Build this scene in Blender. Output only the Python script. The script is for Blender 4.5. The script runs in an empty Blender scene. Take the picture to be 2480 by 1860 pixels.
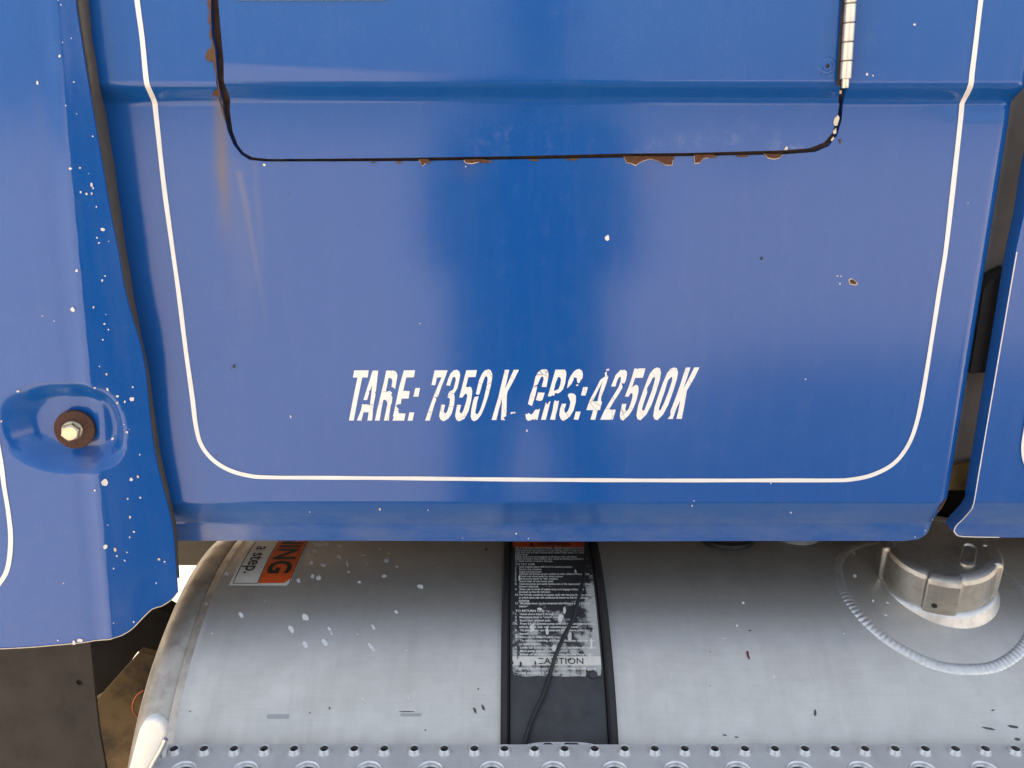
import bpy, bmesh, math, random
from mathutils import Vector, Matrix, noise
from mathutils.geometry import tessellate_polygon
random.seed(7)
scene = bpy.context.scene
COL = scene.collection
R = math.radians

# ------------------------------------------------------------------ camera, sky, sun, exposure
HFOV, PITCH = 64.0, R(18.0)
CAM = Vector((0.0, -0.755, 1.45))
cd = bpy.data.cameras.new('camera')
cd.sensor_fit = 'HORIZONTAL'; cd.angle = R(HFOV)
cd.clip_start = 0.02; cd.clip_end = 3000
cam = bpy.data.objects.new('camera', cd); COL.objects.link(cam)
cam.location = CAM; cam.rotation_euler = (R(90) - PITCH, 0, 0)
scene.camera = cam

SUN_EL, SUN_AZ = R(33.5), R(-33.0)            # azimuth clockwise from +Y (behind the truck)
world = bpy.data.worlds.new('World'); scene.world = world; world.use_nodes = True
wt = world.node_tree
sky = wt.nodes.new('ShaderNodeTexSky'); sky.sky_type = 'NISHITA'; sky.sun_disc = False
sky.sun_elevation = SUN_EL; sky.sun_rotation = SUN_AZ
sky.air_density = 1.0; sky.dust_density = 5.0; sky.ozone_density = 0.3
veil = wt.nodes.new('ShaderNodeMix'); veil.data_type = 'RGBA'      # even pale veil added over the sky so shaded metal reads neutral
veil.inputs[0].default_value = 0.5; veil.inputs[7].default_value = (2.5, 2.6, 2.75, 1)
wt.links.new(sky.outputs[0], veil.inputs[6]); wt.links.new(veil.outputs[2], wt.nodes['Background'].inputs[0])
wt.nodes['Background'].inputs[1].default_value = 0.10
sl = bpy.data.lights.new('sun', 'SUN'); sl.energy = 5.0; sl.angle = R(0.5); sl.color = (1.0, 0.94, 0.86)
sun = bpy.data.objects.new('sun', sl); COL.objects.link(sun)
sdir = Vector((math.sin(SUN_AZ) * math.cos(SUN_EL), math.cos(SUN_AZ) * math.cos(SUN_EL), math.sin(SUN_EL)))
sun.rotation_euler = (-sdir).to_track_quat('-Z', 'Y').to_euler(); sun.location = sdir * 20
vs = scene.view_settings
vs.view_transform = 'Standard'; vs.look = 'None'; vs.gamma = 1.0; vs.use_curve_mapping = False
vs.exposure = 2.42
vs.use_white_balance = True; vs.white_balance_temperature = 6850; vs.white_balance_tint = 10   # camera set for open shade

# ------------------------------------------------------------------ helpers
F = 1240.0 / math.tan(R(HFOV / 2)); cP, sP = math.cos(PITCH), math.sin(PITCH)
def ray(px, py):
    u = (px - 1240.0) / F; v = (py - 930.0) / F
    return Vector((u, cP - v * sP, -sP - v * cP))
def at(px, py, Y):
    d = ray(px, py); return CAM + d * ((Y - CAM.y) / d.y)
def at_z(px, py, Z):
    d = ray(px, py); return CAM + d * ((Z - CAM.z) / d.z)
def sstep(a, b, x):
    if a > b: return 1 - sstep(b, a, x)
    t = min(1.0, max(0.0, (x - a) / (b - a))); return t * t * (3 - 2 * t)
def lerp_table(tab, x):
    if x <= tab[0][0]: return tab[0][1]
    for (a, va), (b, vb) in zip(tab, tab[1:]):
        if x <= b: return va + (vb - va) * (x - a) / (b - a)
    return tab[-1][1]

def obj(name, me, mat=None, parent=None, smooth=None):
    o = bpy.data.objects.new(name, me); COL.objects.link(o)
    if mat is not None and not me.materials: me.materials.append(mat)
    if parent is not None: o.parent = parent
    if smooth is not None:
        for p in me.polygons: p.use_smooth = True
        if smooth < 179: me.set_sharp_from_angle(angle=R(smooth))
    return o
def from_bm(name, bm, mat=None, parent=None, smooth=None):
    me = bpy.data.meshes.new(name); bm.to_mesh(me); bm.free(); return obj(name, me, mat, parent, smooth)
def pyd(name, vs_, fs_, mat=None, parent=None, smooth=None):
    me = bpy.data.meshes.new(name); me.from_pydata([tuple(v) for v in vs_], [], fs_); me.update()
    return obj(name, me, mat, parent, smooth)
def thing(name, label, cat, loc=(0, 0, 0), group=None):
    o = bpy.data.objects.new(name, None); COL.objects.link(o); o.location = loc; o.empty_display_size = 0.05
    tag(o, label, cat, group); return o
def tag(o, label=None, cat=None, group=None, kind=None):
    if label: o['label'] = label
    if cat: o['category'] = cat
    if group: o['group'] = group
    if kind: o['kind'] = kind
    return o

def fill2d(loops):
    """bmesh in the XZ plane from an outer loop and holes"""
    bm = bmesh.new()
    vl = [[Vector((x, z, 0)) for x, z in lp] for lp in loops]
    flat = [bm.verts.new((v.x, 0, v.y)) for lp in vl for v in lp]
    for t in tessellate_polygon(vl):
        if len(set(t)) == 3:
            try: bm.faces.new([flat[i] for i in t])
            except ValueError: pass
    for f in bm.faces:
        f.normal_update()
        if f.normal.y > 0: f.normal_flip()
    return bm
def cuts(bm, xs=(), zs=()):
    for val, n in [(x, (1, 0, 0)) for x in xs] + [(z, (0, 0, 1)) for z in zs]:
        co = (val, 0, 0) if n[0] else (0, 0, val)
        bmesh.ops.bisect_plane(bm, geom=bm.verts[:] + bm.edges[:] + bm.faces[:], dist=1e-6, plane_co=co, plane_no=n)
def bend(bm, fy):
    for v in bm.verts: v.co.y = fy(v.co.x, v.co.z)
def hem(bm, depth, round_=0.0):
    """turn the free edges of a sheet inwards"""
    if round_ > 0:
        be = [e for e in bm.edges if e.is_boundary]
        r = bmesh.ops.extrude_edge_only(bm, edges=be)
        for v in [g for g in r['geom'] if isinstance(g, bmesh.types.BMVert)]: v.co.y += round_
    be = [e for e in bm.edges if e.is_boundary]
    r = bmesh.ops.extrude_edge_only(bm, edges=be)
    for v in [g for g in r['geom'] if isinstance(g, bmesh.types.BMVert)]: v.co.y += depth
def fair(o, f):
    """normals of a sheet y = f(x, z) taken from the function itself, so long faces shade cleanly"""
    me = o.data; e = 4e-4; nv = {}; out = [(0, 0, 0)] * len(me.loops)
    for p in me.polygons:
        p.use_smooth = True; pn = p.normal
        front = abs(pn.y) > 0.25
        for li in p.loop_indices:
            if not front: out[li] = tuple(pn); continue
            vi = me.loops[li].vertex_index
            if vi not in nv:
                c = me.vertices[vi].co
                fx = (f(c.x + e, c.z) - f(c.x - e, c.z)) / (2 * e); fz = (f(c.x, c.z + e) - f(c.x, c.z - e)) / (2 * e)
                nv[vi] = Vector((fx, -1, fz)).normalized()
            n = nv[vi]; out[li] = tuple(n if n.dot(pn) > 0 else -n)
    me.normals_split_custom_set(out)
def catmull(pts, step):
    out = []
    P = [pts[0]] + list(pts) + [pts[-1]]
    for i in range(1, len(P) - 2):
        p0, p1, p2, p3 = P[i - 1], P[i], P[i + 1], P[i + 2]
        n = max(1, int((Vector(p2) - Vector(p1)).length / step))
        for k in range(n):
            t = k / n
            out.append(tuple(0.5 * (2 * b + (c - a) * t + (2 * a - 5 * b + 4 * c - d) * t * t + (3 * b - a - 3 * c + d) * t ** 3)
                             for a, b, c, d in zip(p0, p1, p2, p3)))
    out.append(tuple(pts[-1])); return out
def ribbon2(pts, w, fy, name, mat, parent, step=0.003):
    """painted line of width w along 2D (x,z) points, lying on y = fy(x,z)"""
    c = catmull(pts, step); V = []; Fc = []
    for i, p in enumerate(c):
        a = Vector(c[max(0, i - 1)]); b = Vector(c[min(len(c) - 1, i + 1)])
        t = (b - a).normalized(); n = Vector((-t.y, t.x)); ww = w * (1 + 0.05 * math.sin(i * 0.21) + 0.04 * math.sin(i * 0.057))
        for s in (-0.5, 0.5):
            q = Vector(p) + n * ww * s; V.append((q.x, fy(q.x, q.y), q.y))
        if i: Fc.append((2 * i - 2, 2 * i - 1, 2 * i + 1, 2 * i))
    o = pyd(name, V, Fc, mat, parent, 180); return o
def tube(pts, rad, name, mat, parent=None, seg=10, step=0.01, radf=None):
    c = [Vector(p) for p in catmull(pts, step)]; V = []; Fc = []
    up = Vector((0.3, -1, 0.2)).normalized()
    for i, p in enumerate(c):
        t = (c[min(len(c) - 1, i + 1)] - c[max(0, i - 1)]).normalized()
        a = t.cross(up).normalized(); b = t.cross(a)
        r = rad if radf is None else radf(i)
        for k in range(seg):
            an = 2 * math.pi * k / seg; V.append(p + a * math.cos(an) * r + b * math.sin(an) * r)
        if i:
            for k in range(seg):
                Fc.append(((i - 1) * seg + k, (i - 1) * seg + (k + 1) % seg, i * seg + (k + 1) % seg, i * seg + k))
    Fc.append(tuple(range(seg))); Fc.append(tuple((len(c) - 1) * seg + k for k in reversed(range(seg))))
    return pyd(name, V, Fc, mat, parent, 50)
def lathe(prof, seg, a0=0, a1=2 * math.pi):
    """(r, h) profile turned about local z"""
    V = []; Fc = []; full = abs(a1 - a0 - 2 * math.pi) < 1e-6; n = seg if full else seg + 1
    for r, h in prof:
        for k in range(n):
            a = a0 + (a1 - a0) * k / seg; V.append(Vector((r * math.cos(a), r * math.sin(a), h)))
    for j in range(len(prof) - 1):
        for k in range(seg):
            k2 = (k + 1) % n if full else k + 1
            Fc.append((j * n + k, j * n + k2, (j + 1) * n + k2, (j + 1) * n + k))
    return V, Fc
def frame(o, z, xh=Vector((1, 0, 0))):
    z = Vector(z).normalized(); x = (xh - z * xh.dot(z)).normalized(); y = z.cross(x)
    M = Matrix((x, y, z)).transposed().to_4x4(); M.translation = o; return M
def slab(name, pxs, Y, thick, mat, parent=None, holes=(), smooth=30):
    """plate cut to an outline standing at depth Y, with real thickness"""
    lp = [[(at(a, b, Y).x, at(a, b, Y).z) for a, b in pxs]] + [list(h) for h in holes]
    bm = fill2d(lp); bend(bm, lambda x, z: Y)
    r = bmesh.ops.extrude_face_region(bm, geom=bm.faces[:])
    for v in [g for g in r['geom'] if isinstance(g, bmesh.types.BMVert)]: v.co.y += thick
    bmesh.ops.recalc_face_normals(bm, faces=bm.faces)
    return from_bm(name, bm, mat, parent, smooth)

# ------------------------------------------------------------------ materials
def nmat(name):
    m = bpy.data.materials.new(name); m.use_nodes = True
    return m, m.node_tree, m.node_tree.nodes['Principled BSDF']
def N(t, kind, **kw):
    n = t.nodes.new(kind)
    for k, v in kw.items():
        if k in n.inputs: n.inputs[k].default_value = v
        else: setattr(n, k, v)
    return n
def noise_(t, scale, detail=3, rough=0.5, vec=None, stretch=None):
    n = N(t, 'ShaderNodeTexNoise'); n.inputs['Scale'].default_value = scale
    n.inputs['Detail'].default_value = detail; n.inputs['Roughness'].default_value = rough
    g = t.nodes.new('ShaderNodeTexCoord'); src = g.outputs['Object']
    if stretch:
        mp = t.nodes.new('ShaderNodeMapping'); mp.inputs['Scale'].default_value = stretch
        t.links.new(src, mp.inputs[0]); src = mp.outputs[0]
    t.links.new(src, n.inputs['Vector']); return n
def ramp(t, src, stops):
    r = t.nodes.new('ShaderNodeValToRGB'); cr = r.color_ramp
    while len(cr.elements) < len(stops): cr.elements.new(0.5)
    for e, (p, c) in zip(cr.elements, stops):
        e.position = p; e.color = (c, c, c, 1) if isinstance(c, (int, float)) else (*c, 1)
    t.links.new(src, r.inputs[0]); return r
def mixc(t, fac, a, b):
    m = t.nodes.new('ShaderNodeMix'); m.data_type = 'RGBA'
    for i, s in ((0, fac), (6, a), (7, b)):
        if isinstance(s, (int, float)): m.inputs[i].default_value = s
        elif isinstance(s, tuple): m.inputs[i].default_value = (*s, 1)
        else: t.links.new(s, m.inputs[i])
    return m.outputs[2]
def math_(t, op, a, b=None, c=None):
    m = t.nodes.new('ShaderNodeMath'); m.operation = op
    for i, s in enumerate((a, b, c)):
        if s is None: continue
        if isinstance(s, (int, float)): m.inputs[i].default_value = s
        else: t.links.new(s, m.inputs[i])
    return m.outputs[0]
def bump(t, p, src, strength, dist=0.001):
    b = t.nodes.new('ShaderNodeBump'); b.inputs['Strength'].default_value = strength; b.inputs['Distance'].default_value = dist
    t.links.new(src, b.inputs['Height']); t.links.new(b.outputs[0], p.inputs['Normal'])

BLUE = (0.0034, 0.079, 0.315)
def paint(name, streaks=(), chalk=None, dust_z=None):
    m, t, p = nmat(name)
    n1 = noise_(t, 3.0, 4); n2 = noise_(t, 55, 5, 0.7); n3 = noise_(t, 420, 2)
    c = mixc(t, ramp(t, n1.outputs[0], [(0.3, 0.0), (0.75, 1.0)]).outputs[0], BLUE, (0.005, 0.089, 0.34))
    # chalky film and grime
    c = mixc(t, ramp(t, n2.outputs[0], [(0.55, 0.0), (0.9, 0.10)]).outputs[0], c, (0.20, 0.24, 0.36))
    dv = noise_(t, 9, 5, 0.7, stretch=(5, 1, 0.5))
    c = mixc(t, ramp(t, dv.outputs[0], [(0.50, 0.0), (0.85, 0.07)]).outputs[0], c, (0.22, 0.23, 0.28))
    gr = noise_(t, 620, 2, 0.6)
    c = mixc(t, ramp(t, gr.outputs[0], [(0.30, 0.16), (0.62, 0.0)]).outputs[0], c, (0.003, 0.055, 0.25))
    c = mixc(t, ramp(t, gr.outputs[0], [(0.45, 0.0), (0.75, 0.03)]).outputs[0], c, (0.25, 0.26, 0.34))
    if streaks:
        tc = t.nodes.new('ShaderNodeTexCoord'); sx = t.nodes.new('ShaderNodeSeparateXYZ'); t.links.new(tc.outputs['Object'], sx.inputs[0])
        wob = noise_(t, 14, 2)
        for (x0, z0, x1, z1, w, amt, col) in streaks:
            k = (x1 - x0) / (z1 - z0)
            xx = math_(t, 'SUBTRACT', sx.outputs[0], math_(t, 'MULTIPLY_ADD', math_(t, 'SUBTRACT', sx.outputs[2], z0), k, x0))
            xx = math_(t, 'ADD', xx, math_(t, 'MULTIPLY', math_(t, 'SUBTRACT', wob.outputs[0], 0.5), w * 1.6))
            g = math_(t, 'POWER', 2.718, math_(t, 'MULTIPLY', math_(t, 'POWER', math_(t, 'DIVIDE', xx, w), 2.0), -1.0))
            top = N(t, 'ShaderNodeMapRange'); t.links.new(sx.outputs[2], top.inputs[0])
            for i, v in ((1, z1), (2, z1 + (z0 - z1) * 0.6), (3, 0.0), (4, 1.0)): top.inputs[i].default_value = v
            cut = N(t, 'ShaderNodeMapRange'); t.links.new(sx.outputs[2], cut.inputs[0])
            for i, v in ((1, z0), (2, z0 + 0.004), (3, 1.0), (4, 0.0)): cut.inputs[i].default_value = v
            st = noise_(t, 30, 3, 0.6, stretch=(1, 1, 0.15))
            f = math_(t, 'MULTIPLY', math_(t, 'MULTIPLY', g, top.outputs[0]), math_(t, 'MULTIPLY', cut.outputs[0], amt))
            f = math_(t, 'MULTIPLY', f, ramp(t, st.outputs[0], [(0.3, 0.25), (0.65, 1.0)]).outputs[0])
            c = mixc(t, f, c, col)
    if dust_z:
        tc3 = t.nodes.new('ShaderNodeTexCoord'); s3 = t.nodes.new('ShaderNodeSeparateXYZ'); t.links.new(tc3.outputs['Object'], s3.inputs[0])
        dm = N(t, 'ShaderNodeMapRange'); t.links.new(s3.outputs[2], dm.inputs[0])
        for i, v in ((1, dust_z - 0.045), (2, dust_z + 0.004), (3, 1.0), (4, 0.0)): dm.inputs[i].default_value = v
        dn = noise_(t, 16, 6, 0.7, stretch=(1, 1, 2.5))
        c = mixc(t, math_(t, 'MULTIPLY', dm.outputs[0], ramp(t, dn.outputs[0], [(0.35, 0.06), (0.75, 0.38)]).outputs[0]), c, (0.24, 0.25, 0.27))
    if chalk:
        cx0, cx1, cz0, cz1 = chalk
        tc2 = t.nodes.new('ShaderNodeTexCoord'); s2 = t.nodes.new('ShaderNodeSeparateXYZ'); t.links.new(tc2.outputs['Object'], s2.inputs[0])
        def win(sock, a, b, soft):
            r1 = N(t, 'ShaderNodeMapRange'); t.links.new(sock, r1.inputs[0]); r2 = N(t, 'ShaderNodeMapRange'); t.links.new(sock, r2.inputs[0])
            for i, v in ((1, a - soft), (2, a + soft), (3, 0.0), (4, 1.0)): r1.inputs[i].default_value = v
            for i, v in ((1, b - soft), (2, b + soft), (3, 1.0), (4, 0.0)): r2.inputs[i].default_value = v
            return math_(t, 'MULTIPLY', r1.outputs[0], r2.outputs[0])
        ms = math_(t, 'MULTIPLY', win(s2.outputs[0], cx0, cx1, 0.05), win(s2.outputs[2], cz0, cz1, 0.012))
        cn = noise_(t, 75, 6, 0.75, stretch=(1, 1, 0.8)); cb = noise_(t, 22, 2)
        cm = math_(t, 'MULTIPLY', ramp(t, cn.outputs[0], [(0.50, 0.0), (0.68, 0.5)]).outputs[0], ramp(t, cb.outputs[0], [(0.42, 0.0), (0.62, 1.0)]).outputs[0])
        c = mixc(t, math_(t, 'MULTIPLY', ms, cm), c, (0.26, 0.33, 0.46))
    t.links.new(c, p.inputs['Base Color'])
    t.links.new(math_(t, 'ADD', ramp(t, n2.outputs[0], [(0.3, 0.11), (0.8, 0.17)]).outputs[0], math_(t, 'MULTIPLY', dv.outputs[0], 0.05)), p.inputs['Roughness'])
    p.inputs['IOR'].default_value = 1.5
    bump(t, p, n3.outputs[0], 0.05, 0.0006)
    return m
def plain(name, col, rough=0.5, metal=0.0, var=0.15, scale=40, bmp=0.0, dark=None, thr=(0.45, 0.7)):
    m, t, p = nmat(name)
    n = noise_(t, scale, 5, 0.65)
    d = dark or tuple(c * (1 - var) for c in col)
    t.links.new(mixc(t, ramp(t, n.outputs[0], [(thr[0], 0.0), (thr[1], 1.0)]).outputs[0], col, d), p.inputs['Base Color'])
    p.inputs['Metallic'].default_value = metal
    t.links.new(ramp(t, n.outputs[0], [(0.3, max(0.02, rough - 0.07)), (0.75, min(1, rough + 0.08))]).outputs[0], p.inputs['Roughness'])
    if bmp: bump(t, p, n.outputs[0], bmp, 0.001)
    return m
M_white = plain('white vinyl', (0.84, 0.83, 0.79), 0.5, var=0.06, scale=90)
t = M_white.node_tree; p = t.nodes['Principled BSDF']                        # hairline cracks in the old vinyl
vo = t.nodes.new('ShaderNodeTexVoronoi'); vo.feature = 'DISTANCE_TO_EDGE'; vo.inputs['Scale'].default_value = 62
tc = t.nodes.new('ShaderNodeTexCoord'); t.links.new(tc.outputs['Object'], vo.inputs['Vector'])
ck = math_(t, 'MULTIPLY', ramp(t, vo.outputs[0], [(0.008, 1.0), (0.022, 0.0)]).outputs[0], ramp(t, noise_(t, 30, 2).outputs[0], [(0.47, 0.0), (0.60, 0.6)]).outputs[0])
src = p.inputs['Base Color'].links[0].from_socket
t.links.new(mixc(t, ck, src, (0.16, 0.15, 0.16)), p.inputs['Base Color'])
M_stripe = plain('cream pinstripe', (0.80, 0.80, 0.77), 0.4, var=0.08, scale=30)
M_rust = plain('rust', (0.10, 0.035, 0.012), 0.85, var=0.6, scale=260, bmp=0.5)
M_rustt = plain('tan rust', (0.11, 0.052, 0.022), 0.8, var=0.6, scale=200, bmp=0.4)
M_rustw = plain('rusty washer', (0.075, 0.030, 0.017), 0.8, scale=420, bmp=0.6, dark=(0.035, 0.014, 0.010))
M_primer = plain('bare primer', (0.68, 0.60, 0.47), 0.6, var=0.2, scale=200)
M_chip = plain('chip', (0.75, 0.73, 0.68), 0.6, var=0.2, scale=200)
M_jamb = plain('door jamb', (0.055, 0.028, 0.015), 0.8, scale=110, bmp=0.4, dark=(0.008, 0.006, 0.006))
M_rubber = plain('grey rubber', (0.085, 0.073, 0.060), 0.75, var=0.25, scale=60, bmp=0.15)
M_black = plain('black rubber', (0.014, 0.014, 0.015), 0.6, var=0.3, scale=60)
M_band = plain('black strap', (0.034, 0.035, 0.039), 0.56, var=0.3, scale=50)
M_zinc = plain('hinge steel', (0.72, 0.68, 0.60), 0.38, 0.8, var=0.12, scale=60)
M_bolt = plain('zinc bolt', (0.62, 0.56, 0.42), 0.36, 0.9, var=0.12, scale=150)
M_body = plain('dark cab wall', (0.36, 0.335, 0.31), 0.6, var=0.3, scale=12)
M_under = plain('light stop dark', (0.05, 0.045, 0.04), 0.8, var=0.4, scale=15)
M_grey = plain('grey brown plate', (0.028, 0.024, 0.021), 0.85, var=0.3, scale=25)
M_dark = plain('flat black', (0.007, 0.0055, 0.0045), 0.95, var=0.4, scale=20)
M_yellow = plain('yellowed bracket', (0.17, 0.11, 0.036), 0.6, scale=16, dark=(0.022, 0.015, 0.009), bmp=0.2)
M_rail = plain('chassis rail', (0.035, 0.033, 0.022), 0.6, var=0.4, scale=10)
M_copper = plain('copper wire', (0.45, 0.13, 0.04), 0.4, 0.5)
M_arm = plain('bracket white', (0.80, 0.79, 0.74), 0.28, var=0.05, scale=60)  # even white for the bracket arm and the strip beside it
M_cap = plain('cast cap', (0.50, 0.46, 0.40), 0.40, 0.95, var=0.25, scale=70, bmp=0.15)
M_weld = plain('weld', (0.62, 0.62, 0.61), 0.45, 0.85, var=0.15, scale=160)
M_orange = plain('orange print', (0.62, 0.085, 0.012), 0.5, var=0.15, scale=60)
M_label = plain('white print', (0.62, 0.60, 0.54), 0.5, var=0.12, scale=60)
M_ink = plain('black ink', (0.012, 0.011, 0.011), 0.5)
M_print = plain('pale print', (0.66, 0.66, 0.62), 0.55, var=0.3, scale=300)
M_splat = plain('pale spatter', (0.66, 0.67, 0.68), 0.7, var=0.2, scale=200)

def metal_brushed(name, col, r0, r1, streak=(1, 18, 18), metal=0.95):
    m, t, p = nmat(name)
    a = noise_(t, 5, 4, 0.6); b = noise_(t, 26, 6, 0.7); s = noise_(t, 22, 5, 0.7, stretch=streak); g = noise_(t, 700, 2)
    c = mixc(t, ramp(t, b.outputs[0], [(0.35, 0.0), (0.8, 0.5)]).outputs[0], col, tuple(x * 0.62 for x in col))
    c = mixc(t, ramp(t, a.outputs[0], [(0.45, 0.0), (0.8, 0.3)]).outputs[0], c, (0.45, 0.42, 0.38))
    c = mixc(t, ramp(t, s.outputs[0], [(0.40, 0.0), (0.70, 0.22)]).outputs[0], c, tuple(x * 0.70 for x in col))
    ds = noise_(t, 7, 6, 0.7, stretch=(6, 0.6, 0.6))
    c = mixc(t, ramp(t, ds.outputs[0], [(0.52, 0.0), (0.78, 0.30)]).outputs[0], c, (0.34, 0.32, 0.29))
    t.links.new(c, p.inputs['Base Color'])
    p.inputs['Metallic'].default_value = metal
    rr = math_(t, 'MULTIPLY_ADD', b.outputs[0], r1 - r0, r0)
    t.links.new(math_(t, 'ADD', rr, math_(t, 'MULTIPLY', math_(t, 'SUBTRACT', s.outputs[0], 0.5), 0.06)), p.inputs['Roughness'])
    mix = math_(t, 'ADD', math_(t, 'MULTIPLY', g.outputs[0], 0.6), math_(t, 'MULTIPLY', s.outputs[0], 0.4))
    bump(t, p, mix, 0.02, 0.0006)
    return m
M_tank = metal_brushed('brushed aluminium', (0.58, 0.57, 0.535), 0.38, 0.52, (1, 30, 30), 0.80)
M_rim = plain('dull tank end', (0.44, 0.41, 0.36), 0.48, 0.75, var=0.35, scale=45, bmp=0.1)
M_plate = metal_brushed('step aluminium', (0.66, 0.65, 0.61), 0.45, 0.58, (1, 1, 1), 0.2)

m, t, p = nmat('sandy ground'); M_ground = m
g1 = noise_(t, 0.8, 6, 0.6); g2 = noise_(t, 22, 6, 0.75)
c = mixc(t, ramp(t, g1.outputs[0], [(0.3, 0.0), (0.7, 1.0)]).outputs[0], (0.44, 0.35, 0.27), (0.50, 0.42, 0.34))
c = mixc(t, ramp(t, g2.outputs[0], [(0.45, 0.0), (0.75, 0.5)]).outputs[0], c, (0.30, 0.24, 0.19))
t.links.new(c, p.inputs['Base Color']); p.inputs['Roughness'].default_value = 0.95; bump(t, p, g2.outputs[0], 0.6, 0.01)

# ------------------------------------------------------------------ the ground
G = 400
go = pyd('ground', [(-G, -G, 0), (G, -G, 0), (G, G, 0), (-G, G, 0)], [(0, 1, 2, 3)], M_ground); tag(go, kind='structure')

# ------------------------------------------------------------------ the shape of the cab side
STEP_Y = -0.0175
zs_top = at(1240, 198, STEP_Y).z; zs_bot = at(1240, 255, 0.0).z
zl_a = at(1240, 1213, 0.0).z; zl_b = at(1240, 1268, 0.018).z; z_bottom = at(1240, 1310, 0.0195).z
def prof(z):
    y = STEP_Y * sstep(zs_bot, zs_top, z)
    if z < zl_a:
        k = (zl_a - z) / (zl_a - zl_b)                 # 0..1 across the undercut band, then the lower lip
        g = k * k / 0.24 if k < 0.12 else k - 0.06
        if k > 0.92:
            q = min(k, 1.08) - 0.92
            g = 0.86 + q - q * q / 0.32 * 0.88 + max(0.0, k - 1.08) * 0.12
        y += 0.018 * g / 0.94
    return y
def on_prof(px, py, off=0.0):
    Y = 0.0
    for _ in range(12):
        q = at(px, py, Y + off); Y = 0.6 * prof(q.z) + 0.4 * Y
    return at(px, py, prof(at(px, py, Y + off).z) + off)
XR = [on_prof(2464, 253), on_prof(2311, 1186)]       # right edge of the side panel
def xr(z): return XR[0].x + (XR[1].x - XR[0].x) * (z - XR[0].z) / (XR[1].z - XR[0].z)
DENT = on_prof(1815, 462)
def panel_y(x, z):
    y = prof(z)
    d2 = ((x - DENT.x) / 0.034) ** 2 + ((z - DENT.z) / 0.026) ** 2
    y -= 0.0005 * math.exp(-d2)
    y += 0.0008 * math.sin(x * 6.0 + 0.7) * math.sin(z * 5.0 + 0.4) + 0.0005 * math.sin(x * 13.0 + z * 4.0)
    e = (0.016 - (xr(z) - x)) / 0.016
    if e > 0: y += 0.010 * e * e
    # creased dent where the swage meets the right edge
    q = on_dent
    y += 0.0022 * math.exp(-((x - q.x) / 0.030) ** 2 - ((z - q.z) / 0.006) ** 2)
    return y
on_dent = at(2395, 248, 0.0)
def pz(pts): return [(on_prof(a, b).x, on_prof(a, b).z) for a, b in pts]

cab = thing('truck_cab', 'blue side of a truck cab with compartment door, white pinstripe and weight lettering', 'truck cab', (0, 0.1, 1.0))
CABINV = Matrix.Translation((0, -0.1, -1.0))
def cabpart(o):
    o.parent = cab; o.matrix_parent_inverse = CABINV; return o

# opening and door outlines (left edge, bottom, right edge)
open_px = [(505, -120), (508, 0), (510, 36), (513, 90), (521, 119), (524, 170), (531, 224), (540, 268), (552, 318), (566, 351), (584, 374), (604, 387), (640, 391),
           (800, 391), (1000, 390), (1250, 386), (1500, 382), (1680, 378), (1900, 374), (1975, 368), (2008, 354), (2028, 328), (2039, 290), (2044, 245), (2052, 208), (2066, 108), (2074, 0), (2080, -120)]
door_px = [(522, -120), (529, 0), (535, 72), (542, 145), (550, 224), (557, 268), (564, 318), (576, 350), (590, 369), (612, 381), (651, 385),
           (800, 384), (1000, 382), (1250, 378), (1500, 372), (1680, 370), (1897, 364), (1960, 359), (1996, 345), (2016, 322), (2027, 289), (2033, 253), (2036, 205), (2041, 108), (2047, 0), (2052, -120)]
ZT = 3.3
ztop_open = at(1240, -330, STEP_Y).z
op = pz(open_px); dp = [(on_prof(a, b, -0.002).x, on_prof(a, b, -0.002).z) for a, b in door_px]
op[0] = (op[0][0], ztop_open + 0.006); op[-1] = (op[-1][0], ztop_open + 0.006)
dp[0] = (dp[0][0], ztop_open); dp[-1] = (dp[-1][0], ztop_open)
corner = [(on_prof(a, b).x, on_prof(a, b).z) for a, b in [(2311, 1186), (2303, 1215), (2299, 1232), (2280, 1250), (2263, 1272), (2246, 1294), (2223, 1306), (2190, 1308)]]
outer = [(-0.66, ZT), (-0.66, z_bottom), (corner[-1][0], z_bottom)] + [q for q in reversed(corner[:-1])] + [(xr(1.9), 1.9), (xr(1.9), ZT)]
zcuts = [zs_bot + (zs_top - zs_bot) * k / 12 for k in range(-1, 14)] + [zl_a - (zl_a - z_bottom) * k / 14 for k in range(-1, 14)]
zcuts += [zl_a + (zs_bot - zl_a) * k / 24 for k in range(1, 24)] + [zs_top + 0.03 * k for k in range(1, 6)] + [DENT.z + 0.007 * k for k in range(-6, 7)]
xcuts = [-0.6 + 0.04 * k for k in range(30)] + [DENT.x + 0.008 * k for k in range(-6, 7)] + [on_dent.x + 0.009 * k for k in range(-4, 3)]
q0 = on_prof(527, 240); q1 = on_prof(548, 620); q2 = on_prof(600, 380); q3 = on_prof(668, 860)
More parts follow.
